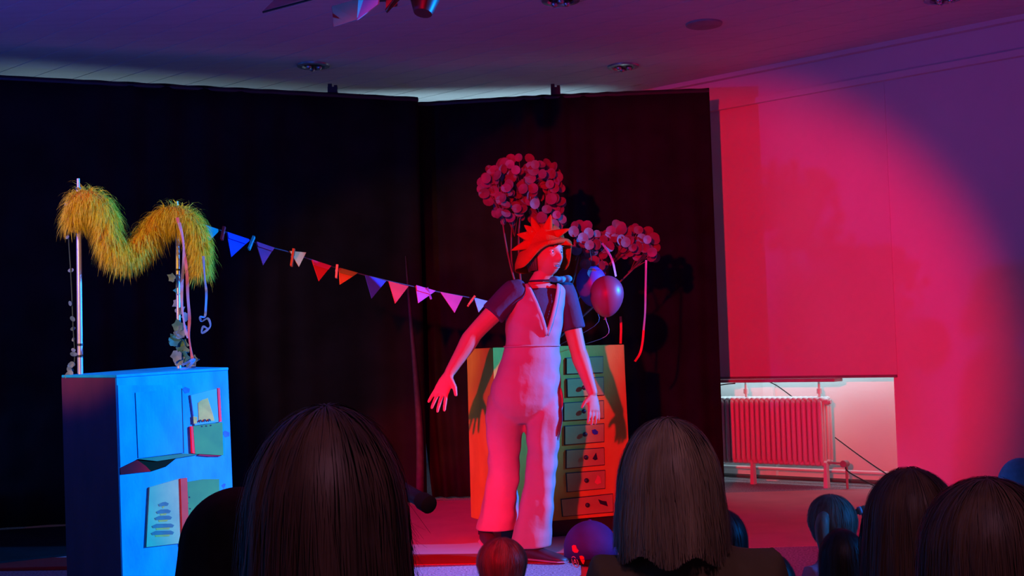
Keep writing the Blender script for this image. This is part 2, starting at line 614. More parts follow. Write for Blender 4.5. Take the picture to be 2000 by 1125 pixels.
tag(o, 'upper white heating pipe running low along the niche behind the radiator', 'pipe')
o = build('heating_pipe', MB().cyl(room(RA, -0.2, 0.035), room(RB, -0.2, 0.035), 0.016), mat('dark_pipe', (0.10, 0.09, 0.09), 0.5), smooth='auto')
tag(o, 'lower dark heating pipe lying at the foot of the niche behind the radiator', 'pipe')
sp = (onplane(1503, 760, room(0, -0.28), E2) - P0).dot(E1)
mb = MB()
rbox(mb, sp - .05, sp + .04, -.30, -.26, 0, .86)
build('niche_post', mb, M_white)
tag(bpy.data.objects['niche_post'], 'white upright post against the niche wall behind the radiator', 'post')
M_cable = mat('cable_rubber', (0.012, 0.012, 0.014), 0.5)
def cable(label, pts):
    o = build('cable', MB().tube(smoothpath(pts, 16), 0.0045, 6), M_cable, smooth=True)
    tag(o, label, 'cable')
cable('thin black cable drooping under the sill at the curtain edge', [room(-0.6, .16, .76), room(-.5, .155, .755), room(-.36, .15, .785), room(-.25, .13, .795)])
cable('black cable hanging from the sill down behind the radiator top', [room(-.05, -.05, .80), room(0.0, -.1, .76), room(.1, -.15, .67), room(.15, -.2, .6)])
cable('black cable sloping from the radiator end to the niche corner, upper one', [room(rs1 + .02, -.1, .37), room(.72, -.05, .22), room(.95, .02, .11), room(1.2, .06, .02)])
cable('black cable sloping from the radiator valve to the floor, lower one', [room(sv + .02, .02, .2), room(.62, .04, .14), room(.8, .07, .06), room(.95, .10, .006)])

# ---------------------------------------------------------------- ceiling lights
M_trimr = mat('downlight_trim', (0.45, 0.45, 0.47), 0.25, 0.05, 5, metal=0.6)
def downlight(px, py, label):
    c = onplane(px, py, V((0, 0, CEIL)), EZ)
    r = thing('downlight', c - EZ * 0.02, label, 'downlight', 'unlit downlights in the ceiling')
    build('trim_ring', MB().lathe(c, -EZ, [(0.075, 0.001), (0.125, 0.001), (0.12, 0.012), (0.085, 0.016), (0.075, 0.001)], 24), M_trimr, r, smooth='auto')
    build('reflector', MB().lathe(c, -EZ, [(0.083, 0.0012), (0.06, 0.006), (0.03, 0.011), (0.004, 0.012)], 20), M_dark, r, smooth='auto')
    for k in range(3):
        a = k * 2.1 + px * 0.01
        build('lamp', MB().ball(c + V((0.045 * math.cos(a), 0.045 * math.sin(a), -0.02)), 0.022, 10, 6), M_steel, r, smooth=True)
downlight(612, 127, 'unlit downlight in the ceiling above the bunting')
downlight(1217, 129, 'unlit downlight in the ceiling just above the right curtain')
downlight(1095, -1, 'unlit downlight at the frame top between stage lantern and round plate')
downlight(1842, -4, 'unlit downlight at the frame top above the pale right wall')
c = onplane(1375, 46, V((0, 0, CEIL)), EZ)
o = build('ceiling_plate', MB().lathe(c, -EZ, [(0.02, 0.0), (0.125, 0.0), (0.122, 0.012), (0.11, 0.016), (0.02, 0.014)], 28), mat('plate', (0.38, 0.36, 0.37), 0.6), smooth='auto')
tag(o, 'flat round cover plate on the ceiling', 'cover plate')

# ---------------------------------------------------------------- stage lantern with barn doors, hung from the ceiling
YL = 5.2
M_flap = mat('flap_lit_pink', (0.85, 0.10, 0.12), 0.5, 0.1, 8)  # pink light on the flaps is put into their colours
lc = at(740, -45, YL)
r = thing('stage_lantern', lc, 'stage lantern with open barn door flaps hanging from the ceiling', 'stage lamp')
def flap(quad, m, lab=None, th=0.006):
    pts = [at(*q) for q in quad]
    n = (pts[1] - pts[0]).cross(pts[2] - pts[0]).normalized()
    o = build('barn_door', MB().prism(pts, n * th), m, r)
    if lab:
        o['label'] = lab
flap([(648, 12, YL - .05), (700, -2, YL), (697, 38, YL), (652, 52, YL - .05)], M_flap, 'pale barn door flap')
flap([(700, -20, YL), (726, -20, YL + .05), (712, 25, YL + .03), (694, 37, YL)], mat('flap_inner', (0.6, 0.2, 0.22), 0.5))
flap([(716, -20, YL - .05), (742, -20, YL - .12), (738, 8, YL - .10), (697, 39, YL - .02)], mat('flap_lit_lilac', (0.85, 0.5, 0.7), 0.4))  # lilac tint of the light mixed into this flap's colour
flap([(752, -20, YL), (778, -20, YL), (776, 12, YL), (754, 16, YL)], mat('flap_inner', (0.6, 0.2, 0.22), 0.5))
flap([(785, -20, YL - .1), (800, -20, YL - .05), (756, 26, YL - .02), (754, 20, YL - .1)], M_dark)
build('lamp_body', MB().tube([at(705, -95, YL + .05), at(738, -60, YL), at(738, -12, YL)], [0.08, 0.11, 0.12], 20), M_dark, r, smooth='auto')
build('lamp_tail', MB().tube([at(820, -50, YL), at(832, -8, YL), at(826, 26, YL - .02)], [0.075, 0.07, 0.04], 16, round_ends=False), M_dark, r, smooth='auto')
build('yoke', MB().tube([at(690, -60, YL), at(690, -110, YL), at(800, -110, YL), at(800, -50, YL)], 0.014, 8), M_dark, r, smooth='auto')
pt = at(745, -110, YL)
build('hanging_rod', MB().cyl(pt, V((pt.x, pt.y, CEIL)), 0.016), M_dark, r, smooth='auto')
flap([(512, 23, YL), (560, -25, YL + .1), (680, -45, YL + .1), (620, -10, YL)], M_flap, 'long flap seen edge on')
build('flap_edge', MB().tube([at(513, 24, YL - .01), at(600, 1, YL - .01), at(690, -25, YL - .01)], 0.005, 6), M_dark, r)

# ---------------------------------------------------------------- blue wonky cabinet on the left
M_blue = mat('blue_paint', (0.010, 0.66, 0.92), 0.6, 0.10, 5, col2=(0.006, 0.42, 0.78), spec=0.15, stretch=(2, 2, 0.8), bump=0.1, lo=0.25, hi=0.6)
M_maroon = mat('maroon_paint', (0.17, 0.035, 0.09), 0.6, 0.12, 5, stretch=(2, 2, 0.6), col2=(0.11, 0.028, 0.075), spec=.15)
M_lgreen = mat('light_green_paint', (0.16, 0.95, 0.34), 0.6, 0.1, 9, col2=(0.10, 0.70, 0.30), spec=.2)
M_mgreen = mat('mid_green_paint', (0.03, 0.62, 0.13), 0.6, 0.1, 9, col2=(0.02, 0.45, 0.12), spec=.2)
M_teal = mat('teal_paint', (0.01, 0.40, 0.14), 0.6, 0.1, 9)
M_dteal = mat('slot_shade', (0.003, 0.03, 0.012), 0.8, spec=.05)  # shade inside the slot, given as a dark colour
M_slot = mat('slot_maroon', (0.55, 0.012, 0.022), 0.7, spec=.1)
M_redp = mat('red_paint', (0.55, 0.02, 0.03), 0.55, 0.08, 9)
M_brown = mat('brown_paint', (0.28, 0.10, 0.03), 0.6, 0.1, 14)
M_ink = mat('dark_ink', (0.01, 0.015, 0.03), 0.6)
M_yel = mat('yellow_paint', (0.30, 0.95, 0.10), 0.6, 0.15, 20)
M_greyblue = mat('grey_blue_paint', (0.04, 0.36, 0.24), 0.6, 0.15, 20)
th = math.radians(48)
B0 = at(228, 738, 5.2)
FW, FD = 0.575, 0.44
fx, fy = V((math.cos(th), math.sin(th), 0)), V((-math.sin(th), math.cos(th), 0))
B_top = B0
A_top = at(120, 738, (B0 + fy * FD).y)
C_top = at(445, 723, (B0 + fx * FW).y)
D_top = at(338, 721, (B0 + fx * FW + fy * FD).y)
def drop(p, px_low, py_low):
    qq = at(px_low, py_low, p.y)
    t = (p.z) / (p.z - qq.z)
    q = p + (qq - p) * t
    q.z = 0.0
    return q
B_bot, C_bot, A_bot = drop(B_top, 240, 1125), drop(C_top, 456, 1000), drop(A_top, 131, 1125)
D_bot = A_bot + (C_bot - B_bot)
FN = (C_top - B_top).cross(B_bot - B_top).normalized()
if FN.dot(CAM - B_top) < 0:
    FN = -FN
SN = (A_top - B_top).cross(B_bot - B_top).normalized()
if SN.dot(CAM - B_top) < 0:
    SN = -SN
cab = thing('cabinet', (B_bot + C_bot + A_bot + D_bot) / 4, 'crooked blue painted cabinet with maroon side and painted open books', 'cabinet')
ins = -FN * 0.012 - SN * 0.010
mb = MB().hexa([B_bot + ins, C_bot - FN * .012 + SN * .004, D_bot, A_bot - SN * .010], [B_top + ins, C_top - FN * .012 + SN * .004, D_top, A_top - SN * .010])
build('carcass', mb, M_blue, cab)
build('front_panel', MB().hexa([B_bot - FN * .012, C_bot - FN * .012, C_top - FN * .012, B_top - FN * .012], [B_bot, C_bot, C_top, B_top]), M_blue, cab)
build('side_panel', MB().hexa([A_bot - SN * .010, B_bot - SN * .010 - FN * .012, B_top - SN * .010 - FN * .012, A_top - SN * .010], [A_bot, B_bot - FN * .012, B_top - FN * .012, A_top]), M_maroon, cab)['label'] = 'maroon side panel'
e = 0.006
lo = [A_top + EZ * .0005, B_top + (FN + SN) * e + EZ * .0005, C_top + FN * e + EZ * .0005, D_top + EZ * .0005]
build('top_board', MB().hexa(lo, [p + EZ * 0.012 for p in lo]), M_blue, cab, bevel=0.002)
def face(name, pix, m, t0, t1, lab=None, par=None, P=None, N=None):
    P, N = P or B_top, N or FN
    pts = [onplane(x, y, P + N * t0, N) for x, y in pix]
    o = build(name, MB().prism(pts, N * (t1 - t0)), m, par or cab)
    if lab:
        o['label'] = lab
    return o
def zz(x, y):
    return (220 + x / 3.2125, 740 + y / 3.2143)
def Z(*pp):
    return [zz(x, y) for x, y in pp]
dr = face('cabinet_door', Z((28, 40), (430, 40), (440, 465), (158, 500), (44, 556)), M_blue, 0.0002, 0.007)
face('door_panel', Z((142, 86), (428, 62), (440, 464), (160, 497)), M_blue, 0.0072, 0.010, par=dr)
face('groove', Z((429, 60), (434, 60), (446, 466), (441, 466)), M_ink, 0.0072, 0.0105, par=dr)
face('slot_lip', Z((150, 503), (440, 468), (530, 474), (400, 496), (270, 516)), M_teal, 0.0004, 0.012, 'green painted lip of the gaping slot')
face('slot_edge', Z((46, 601), (44, 560), (150, 508), (205, 548), (236, 580), (185, 585)), M_slot, 0.0003, 0.006, 'maroon corner of the gaping slot')
face('slot', Z((152, 507), (400, 495), (330, 552), (236, 583), (205, 548)), M_dteal, 0.0003, 0.004, 'dark panel standing for the shade inside the gaping slot')
bk = face('painted_notebook', Z((485, 102), (650, 60), (672, 268), (510, 292)), mat('pale_blue_paint', (0.03, 0.78, 0.86), 0.6, 0.08, 9), 0.0003, 0.008, 'pale notebook page with red edge')
face('red_edge', Z((651, 59), (665, 57), (676, 268), (662, 270)), M_redp, 0.0003, 0.011, par=bk)
face('picture', Z((535, 150), (560, 132), (596, 120), (632, 235), (638, 262), (540, 268)), M_yel, 0.0083, 0.0095, par=bk)
face('picture', Z((505, 235), (530, 240), (528, 280), (508, 282)), M_yel, 0.0083, 0.0095, par=bk)
gb = face('painted_notebook', Z((496, 297), (680, 272), (686, 480), (508, 470)), M_mgreen, 0.0003, 0.012, 'green notebook with a dark red edge')
face('red_edge', Z((483, 298), (496, 297), (508, 470), (492, 466)), M_redp, 0.0003, 0.011, par=gb)
face('dark_edge', Z((528, 480), (600, 487), (670, 486), (668, 480), (540, 474)), M_maroon, 0.0003, 0.008, par=gb)  # maroon strip along the notebook's lower edge
for x, y in ((550, 265), (578, 262), (605, 260)):
    face('ring', Z((x - 9, y - 3), (x, y - 10), (x + 9, y - 4), (x + 8, y + 8), (x + 1, y + 1), (x - 6, y + 9)), M_ink, 0.0124, 0.014, par=gb)
for x, y in ((560, 298), (588, 296), (616, 292)):
    face('ring_hole', Z((x - 4, y - 4), (x + 4, y - 4), (x + 4, y + 4), (x - 4, y + 4)), M_ink, 0.0124, 0.0135, par=gb)
pg = face('painted_book_page', Z((226, 680), (414, 626), (426, 1030), (206, 1056)), M_lgreen, 0.0003, 0.008, 'light green left page with striped rows')
for k, (y, x0, x1) in enumerate(((782, 285, 352), (828, 272, 365), (868, 262, 372), (918, 245, 385), (962, 240, 385))):
    face('stripe', Z((x0, y + 6), (x0 + 30, y - 8), (x1 - 20, y - 10), (x1, y), (x1 - 8, y + 14), (x0 + 8, y + 18)), M_greyblue, 0.0083, 0.0095, par=pg)
    face('stripe', Z((x0 + 25, y + 20), (x1 - 25, y + 14), (x1 - 30, y + 26), (x0 + 30, y + 30)), M_yel, 0.0083, 0.009, par=pg)
face('book_spine', Z((415, 626), (457, 621), (470, 1040), (428, 1042)), M_brown, 0.0003, 0.014, 'brown spine of the painted open book')
rp = face('painted_book_page', Z((458, 648), (560, 630), (662, 628), (676, 1030), (470, 1036)), M_mgreen, 0.0003, 0.008, 'green right page with dots')
for x, y in ((467, 715), (482, 743), (471, 780), (486, 815)):
    face('dot', Z((x - 4, y - 4), (x + 4, y - 4), (x + 4, y + 4), (x - 4, y + 4)), M_ink, 0.0082, 0.009, par=rp)
for x, y in ((462, 70), (712, 345), (706, 676)):
    face('wood_knot', Z((x - 26, y - 6), (x - 8, y - 20), (x + 22, y - 8), (x + 18, y + 16), (x - 6, y + 22)), mat('knot_stain', (0.012, 0.26, 0.5), 0.6, 0.2, 30), 0.0002, 0.0012)

# ---------------------------------------------------------------- poles on the cabinet, boa, garlands, ribbons
M_pole = mat('pole_metal', (0.62, 0.62, 0.66), 0.35, 0.05, 10, metal=0.35)
YA, YB = 5.52, 5.72
def pole(a, b, Y, label, rad, bands):
    p0, p1 = at(*a, Y), at(*b, Y)
    ztop_ = onplane(a[0], a[1], A_top, EZ).z
    r = thing('pole', p0, label, 'pole')
    build('shaft', MB().cyl(p0, p1, rad, rad * 0.85, 14), M_pole, r, smooth='auto')
    d = (p1 - p0)
    for t in bands:
        build('band', MB().cyl(p0 + d * t, p0 + d * (t + 0.012), rad * 1.15, n=14), M_dark, r, smooth='auto')
    build('pole_tip', MB().cyl(p1, p1 + d.normalized() * 0.04, rad * 0.55, n=10), M_pole, r, smooth='auto')
    return p0, p1
lp0, lp1 = pole((157, 735), (153, 366), YA, 'metal pole on the cabinet top carrying the left end of the boa', 0.0125, (0.10, 0.16, 0.985))
rp0, rp1 = pole((350, 724), (346, 410), YB, 'metal pole on the cabinet top with red dots, wound with ivy', 0.0105, (0.3, 0.62))
M_core = mat('boa_orange', (0.75, 0.30, 0.02), 0.9, 0.15, 12)
M_fur = mat('boa_fur', (0.96, 0.92, 0.06), 0.7, 0.15, 30, col2=(0.92, 0.70, 0.04))
_nt = M_fur.node_tree
_tr, _mx = _nt.nodes.new('ShaderNodeBsdfTranslucent'), _nt.nodes.new('ShaderNodeMixShader')
_mx.inputs[0].default_value = 0.4
_p = _nt.nodes['Principled BSDF']
_nt.links.new(_p.inputs['Base Color'].links[0].from_socket, _tr.inputs[0])
_nt.links.new(_p.outputs[0], _mx.inputs[1])
_nt.links.new(_tr.outputs[0], _mx.inputs[2])
_nt.links.new(_mx.outputs[0], _nt.nodes['Material Output'].inputs[0])
boa = thing('fur_boa', at(240, 520, 5.6), 'shaggy yellow orange boa draped between the two poles', 'boa')
bp = [at(146, 440, 5.50), at(153, 395, 5.46), at(185, 392, 5.46), at(208, 425, 5.50), at(216, 475, 5.54), at(245, 497, 5.58), at(285, 465, 5.62),
      at(322, 425, 5.66), at(360, 424, 5.66), at(384, 452, 5.67), at(391, 495, 5.68), at(393, 530, 5.68)]
bpath = smoothpath(bp, 70)
def brad(t):
    return 0.047 * (0.75 + 0.25 * math.sin(PI * min(1, t * 1.15))) * (1 - 0.45 * ss(0.85, 1.0, t))
build('core', MB().tube(bpath, [brad(i / 69) for i in range(70)], 12, round_ends=True), M_core, boa, smooth=True)
mb = MB()
rnd = random.Random(11)
for k in range(11000):
    t = rnd.random()
    i = min(68, int(t * 69))
    c = bpath[i].lerp(bpath[i + 1], t * 69 - i)
    tg = (bpath[i + 1] - bpath[i]).normalized()
    x = tg.orthogonal().normalized()
    x.rotate(Quaternion(tg, rnd.uniform(0, 2 * PI)))
    L = rnd.uniform(0.04, 0.092) * (1.25 if rnd.random() < 0.15 else 1)
    p = c + x * brad(t) * rnd.uniform(0.7, 1.0)
    dv = (x * 1.0 + tg * rnd.uniform(-0.5, 0.5) + V((rnd.uniform(-.3, .3), rnd.uniform(-.3, .3), rnd.uniform(-.3, .3)))).normalized()
    wd = rnd.uniform(0.0011, 0.0024)
    side = dv.cross(V((rnd.uniform(-1, 1), rnd.uniform(-1, 1), rnd.uniform(-1, 1)))).normalized() * wd
    b = len(mb.v)
    seg = 4
    for j in range(seg):
        q = 1 - j / seg * 0.75
        mb.v += [p - side * q, p + side * q]
        dv = (dv + V((0, 0, -0.62)) + V((rnd.uniform(-.18, .18), rnd.uniform(-.18, .18), 0))).normalized()
        p = p + dv * (L / seg)
    mb.v.append(p)
    for j in range(seg - 1):
        mb.f.append((b + 2 * j, b + 2 * j + 1, b + 2 * j + 3, b + 2 * j + 2))
    mb.f.append((b + 2 * seg - 2, b + 2 * seg - 1, b + 2 * seg))
build('fur', mb, M_fur, boa)['kind'] = 'stuff'

M_leafg = mat('ivy_green', (0.05, 0.30, 0.22), 0.55, 0.2, 20)
M_leafp = mat('ivy_pale', (0.17, 0.36, 0.42), 0.5, 0.2, 20)
M_stem = mat('stem_green', (0.05, 0.12, 0.06), 0.7)
def leaf_mesh(name, m, outline, th=0.0012, cup=0.15):
    n = len(outline)
    vs = [V((0, 0, 0)), V((0, 0, -th))]
    for x, y in outline:
        z = cup * (x * x + y * y) ** 0.5
        vs += [V((x, y, z)), V((x, y, z - th))]
    fs = []
    for i in range(n):
        j = (i + 1) % n
        a, b = 2 + 2 * i, 2 + 2 * j
        fs += [(0, a, b), (1, b + 1, a + 1), (a, a + 1, b + 1, b)]
    me = bpy.data.meshes.new(name)
    me.from_pydata(vs, [], fs)
    me.materials.append(m)
    me.update()
    return me
oval = leaf_mesh('oval_leaf', M_leafp, [(0.014 * math.cos(a), 0.02 * math.sin(a)) for a in [2 * PI * k / 10 for k in range(10)]])
ivy = [(0, .036), (.009, .022), (.016, .015), (.028, .010), (.023, -.004), (.020, -.020), (.008, -.024), (0, -.018), (-.008, -.024), (-.020, -.020), (-.023, -.004), (-.028, .010), (-.016, .015), (-.009, .022)]
ivy_a, ivy_b = leaf_mesh('ivy_leaf', M_leafg, ivy), leaf_mesh('ivy_leaf_pale', M_leafp, ivy)
def rq(rnd, tilt=0.7, face=V((0, -1, 0))):
    q = face.to_track_quat('Z', 'Y')
    return Quaternion((rnd.uniform(-1, 1), rnd.uniform(-1, 1), rnd.uniform(-1, 1)), rnd.uniform(0, tilt)) @ q @ Quaternion((0, 0, 1), rnd.uniform(0, 6.28))
rnd = random.Random(3)
def garland(label, pts, leaves, meshes, jit):
    path = smoothpath(pts, 40)
    r = thing('leaf_garland', path[-1], label, 'garland')
    build('stem', MB().tube(path, 0.0028, 5), M_stem, r, smooth=True)
    for t, sc in leaves:
        p = path[int(t * 39)] + V((rnd.uniform(-jit, jit), rnd.uniform(-.014, .01), rnd.uniform(-.01, .01)))
        inst('leaf', rnd.choice(meshes), r, p, rq(rnd), sc)
garland('string of small pale round leaves hanging beside the left pole', [at(133, 385, 5.5), at(134, 460, 5.52), at(139, 545, 5.52), at(143, 640, 5.52), at(146, 700, 5.52), at(138, 728, 5.50), at(142, 736, 5.48)],
        [(0.04, .8), (.12, .5), (.2, .5), (.33, .7), (.43, .6), (.48, .7), (.53, .6), (.58, .5), (.66, .8), (.70, .7), (.75, .9), (.80, .6), (.84, .8), (.88, .6), (.93, 1.1), (.97, .6), (.62, .6)], [oval], 0.006)
garland('ivy garland wound down around the right pole', [at(343, 545, 5.69), at(352, 590, 5.74), at(360, 625, 5.69), at(345, 650, 5.68), at(362, 672, 5.70), at(352, 695, 5.68), at(368, 705, 5.70), at(384, 722, 5.72)],
        [(.02, .8), (.08, .8), (.16, .8), (.22, .9), (.28, .8), (.35, 1), (.40, 1), (.46, 1), (.52, 1), (.56, 1.1), (.6, 1), (.66, 1.1), (.72, 1), (.76, 1.1), (.8, .9), (.84, 1), (.88, 1), (.93, .9)], [ivy_a, ivy_b, ivy_b], 0.04)
def ribbon(label, pts, m, wd=0.006, n=30, twist=0.8):
    path = smoothpath(pts, n)
    rings = []
    for i, p in enumerate(path):
        t = (path[min(i + 1, n - 1)] - path[max(0, i - 1)]).normalized()
        x = t.cross(V((0, 1, 0)))
        x = x.normalized() if x.length > 1e-3 else V((1, 0, 0))
        x.rotate(Quaternion(t, twist * math.sin(i * 0.35)))
        y = t.cross(x)
        rings.append([p - x * wd - y * .0006, p + x * wd - y * .0006, p + x * wd + y * .0006, p - x * wd + y * .0006])
    o = build('ribbon', MB().loft(rings), m, smooth='auto')
    return tag(o, label, 'ribbon')
M_rbp = mat('ribbon_pink', (0.75, 0.22, 0.26), 0.5)
M_rbl = mat('ribbon_lilac', (0.55, 0.5, 0.8), 0.5)
M_rbb = mat('ribbon_blue', (0.15, 0.4, 0.8), 0.5)
M_rbr = mat('ribbon_red', (0.8, 0.04, 0.03), 0.5)
ribbon('pink ribbon hanging from the boa beside the right pole', [at(346, 425, 5.57), at(355, 460, 5.60), at(364, 520, 5.64), at(367, 580, 5.64), at(370, 620, 5.64), at(369, 655, 5.65), at(374, 690, 5.66), at(376, 702, 5.66)], M_rbp, .007)
ribbon('lilac ribbon hanging close against the right pole', [at(350, 435, 5.57), at(358, 470, 5.6), at(359, 510, 5.64), at(356, 545, 5.65), at(355, 590, 5.66), at(361, 640, 5.66), at(368, 660, 5.66)], M_rbl, .007)
ribbon('short blue ribbon trailing across the cabinet top by the ivy', [at(356, 713, 5.64), at(370, 706, 5.62), at(380, 702, 5.64), at(366, 718, 5.6), at(352, 722, 5.58)], M_rbb, .006)
ribbon('curled blue ribbon dangling free below the boa tail', [at(397, 500, 5.6), at(400, 545, 5.62), at(403, 570, 5.62), at(402, 600, 5.62), at(400, 618, 5.62), at(391, 619, 5.60), at(394, 627, 5.62), at(406, 622, 5.62), at(411, 636, 5.6), at(404, 645, 5.6), at(394, 650, 5.62), at(397, 638, 5.64), at(406, 642, 5.62)], M_rbb, .0055, 60)

# ---------------------------------------------------------------- bunting with pegs
M_fl = {'blue': mat('felt_blue', (0.03, 0.05, 0.75), 0.9), 'mag': mat('felt_magenta', (0.75, 0.02, 0.14), 0.9), 'peach': mat('felt_peach', (0.95, 0.36, 0.10), 0.9),
        'red': mat('felt_red', (0.78, 0.015, 0.02), 0.9), 'org': mat('felt_orange', (0.85, 0.22, 0.03), 0.9), 'grey': mat('felt_grey', (0.3, 0.3, 0.34), 0.9),
        'teal': mat('felt_teal', (0.02, 0.40, 0.36), 0.9), 'pink': mat('felt_pink', (0.75, 0.05, 0.28), 0.9), 'olive': mat('felt_olive', (0.35, 0.25, 0.03), 0.9)}
def bY(px):
    return 5.74 + (px - 346) / 650 * 1.35
def ba(px, py, off=0.0):
    return at(px, py, bY(px) - off)
bunt = thing('bunting', ba(640, 520), 'string of small coloured felt pennants sagging from the pole to the performer', 'bunting')
line = [(347, 424), (400, 440), (440, 453), (487, 470), (520, 481), (560, 491), (610, 508), (660, 524), (700, 534), (755, 548), (800, 558), (850, 569), (905, 579), (960, 590), (1010, 600)]
build('cord', MB().tube(smoothpath([ba(x, y) for x, y in line], 60), 0.0032, 6), mat('cord_dark', (0.05, 0.03, 0.07), 0.8), bunt, smooth=True)
FL = [('teal', (398, 438), (430, 449), (402, 478), None), ('blue', (443, 454), (488, 469), (452, 502), (.25, 'blue')), ('mag', (500, 473), (535, 485), (514, 518), (.2, 'mag')),
      ('peach', (566, 490), (598, 493), (584, 521), None), ('red', (609, 508), (646, 520), (623, 549), (.25, 'mag')), ('org', (662, 524), (698, 534), (664, 556), (.3, 'olive')),
      ('blue', (713, 537), (754, 549), (726, 583), None), ('red', (759, 549), (798, 559), (772, 593), None), ('pink', (812, 558), (850, 569), (817, 592), (.3, 'pink')),
      ('mag', (860, 570), (904, 579), (888, 611), None), ('grey', (926, 581), (953, 588), (935, 610), None)]
LN = {'teal': 'teal', 'blue': 'blue', 'mag': 'magenta', 'peach': 'peach', 'red': 'red', 'org': 'orange', 'grey': 'grey', 'pink': 'pink'}
for k, (cn, a, b, t, bandc) in enumerate(FL):
    A_, B_, T_ = ba(*a, .004), ba(*b, .004), ba(*t, .03 + .02 * (k % 3))
    nrm = (B_ - A_).cross(T_ - A_).normalized()
    M_ = (A_ + B_) / 2 + nrm * 0.012 * (1 if k % 2 else -1) + (T_ - (A_ + B_) / 2) * 0.35
    mb = MB().hexa([A_, B_, T_], [A_ + nrm * .003, B_ + nrm * .003, T_ + nrm * .003])
    o = build('pennant', mb, M_fl[cn], bunt)
    o['label'] = LN[cn] + ' felt pennant'
    if bandc:
        h = bandc[0]
        q = [A_, B_, B_ + (T_ - B_) * h, A_ + (T_ - A_) * h]
        n2 = nrm if nrm.y < 0 else -nrm
        build('pennant_hem', MB().prism([p + n2 * .0035 for p in q], n2 * .003), M_fl[bandc[1]], o)
def peg(a, b, m, label):
    p, q = ba(*a, .012), ba(*b, .016)
    d = (q - p)
    ln = d.length
    d.normalize()
    x = V((0, -1, 0)).cross(d).normalized()
    y = d.cross(x)
    r = thing('clothes_peg', (p + q) / 2, label, 'peg', 'clothes pegs along the bunting')
    for sgn in (-1, 1):
        off = y * 0.0065 * sgn
        mb = MB().hexa([p + off - x * .006 - y * .004, p + off + x * .006 - y * .004, p + off + x * .006 + y * .004, p + off - x * .006 + y * .004],
                       [q + off * 1.5 - x * .005 - y * .004, q + off * 1.5 + x * .005 - y * .004, q + off * 1.5 + x * .005 + y * .004, q + off * 1.5 - x * .005 + y * .004])
        build('peg_half', mb, m, r)
    c = p + d * ln * 0.45
    build('spring', MB().cyl(c - x * .008, c + x * .008, 0.006, n=8), M_steel, r, smooth='auto')
M_pr, M_pt, M_pp, M_pv, M_po = (mat('peg_red', (0.8, 0.03, 0.08), 0.5), mat('peg_teal', (0.05, 0.6, 0.6), 0.5), mat('peg_pink', (0.9, 0.22, 0.25), 0.5), mat('peg_violet', (0.25, 0.10, 0.7), 0.5), mat('peg_orange', (0.9, 0.06, 0.02), 0.5))
peg((438, 443), (433, 468), M_pr, 'crimson clothes peg at the start of the bunting by the boa')
peg((496, 462), (486, 487), M_pt, 'teal clothes peg between the first blue and magenta pennants')
peg((574, 486), (569, 520), M_po, 'red clothes peg behind the peach pennant')
peg((659, 517), (657, 543), M_pp, 'pink clothes peg beside the orange pennant')
peg((834, 562), (842, 584), M_pv, 'violet clothes peg on the small pink pennant')
peg((927, 579), (914, 597), M_po, 'orange clothes peg slanting by the grey pennant near the arm')

# ---------------------------------------------------------------- green chest of drawers
M_green = mat('green_paint', (0.62, 0.50, 0.045), 0.55, 0.12, 5, col2=(0.52, 0.38, 0.035), spec=.2, stretch=(2, 2, 1), bump=0.1)
M_gblue = mat('green_blue_paint', (0.44, 0.46, 0.09), 0.55, 0.12, 7, col2=(0.34, 0.34, 0.08), spec=.2)
GL, GR = at(963, 684, 7.0), at(1218, 673, 7.34)
gz0, gz1 = 0.10, GR.z
gx = V((GR.x - GL.x, GR.y - GL.y, 0)).normalized()
gn = V((gx.y, -gx.x, 0))
gw = (V((GR.x - GL.x, GR.y - GL.y, 0))).length
GP = V((GL.x, GL.y, 0))
def gbox(mb, x0, x1, y0, y1, z0, z1):
    return mb.box(GP + gx * (x0 + x1) / 2 - gn * (y0 + y1) / 2 + EZ * (z0 + z1) / 2, ((x1 - x0) / 2, (y1 - y0) / 2, (z1 - z0) / 2), (gx, gn, EZ))
chest = thing('chest_of_drawers', GP + gx * gw / 2 - gn * .2, 'tall green painted chest of small drawers standing behind the performer', 'chest of drawers')
build('carcass', gbox(MB(), 0.004, gw + .012, 0.012, 0.42, gz0, gz1), M_green, chest, bevel=0.004)
lo_ = [GP + EZ * gz0, GP + gx * (gw + .02) + EZ * gz0, GP + gx * gw + EZ * gz1, GP + EZ * gz1]
build('front_panel', MB().hexa([p - gn * .0118 for p in lo_], lo_), M_green, chest)
build('plinth', gbox(MB(), 0.04, gw - .02, 0.05, 0.40, 0, gz0), M_dark, chest)
gh = dict(P=GP, N=gn, par=chest)
DW = [((1106, 700), (1176, 697), (1176, 727), (1106, 730)), ((1107, 741), (1177, 737), (1178, 771), (1108, 775)), ((1101, 788), (1177, 783), (1178, 816), (1101, 821)),
      ((1103, 833), (1178, 828), (1178, 862), (1103, 868)), ((1106, 880), (1178, 875), (1179, 907), (1106, 914)), ((1106, 925), (1180, 919), (1180, 953), (1108, 960)),
      ((1096, 976), (1195, 965), (1196, 999), (1099, 1008))]
KN = [(1137, 714), (1138, 757), (1138, 803), (1140, 848), (1142, 893), (1143, 938), (1145, 986)]
for q, kn in zip(DW, KN):
    cx_, cy_ = sum(p[0] for p in q) / 4, sum(p[1] for p in q) / 4
    big = [(x + (1.4 if x > cx_ else -1.4), y + (1.4 if y > cy_ else -1.4)) for x, y in q]
    dd = face('drawer', q, M_gblue, 0.002, 0.012, **gh)
    face('drawer_outline', big, M_ink, 0.0003, 0.0055, P=GP, N=gn, par=dd)
    c = onplane(*kn, GP + gn * .012, gn)
    build('knob', MB().lathe(c, gn, [(0.005, 0.0), (0.006, 0.008), (0.013, 0.012), (0.014, 0.018), (0.009, 0.024), (0.002, 0.026)], 12), M_dark, dd, smooth=True)
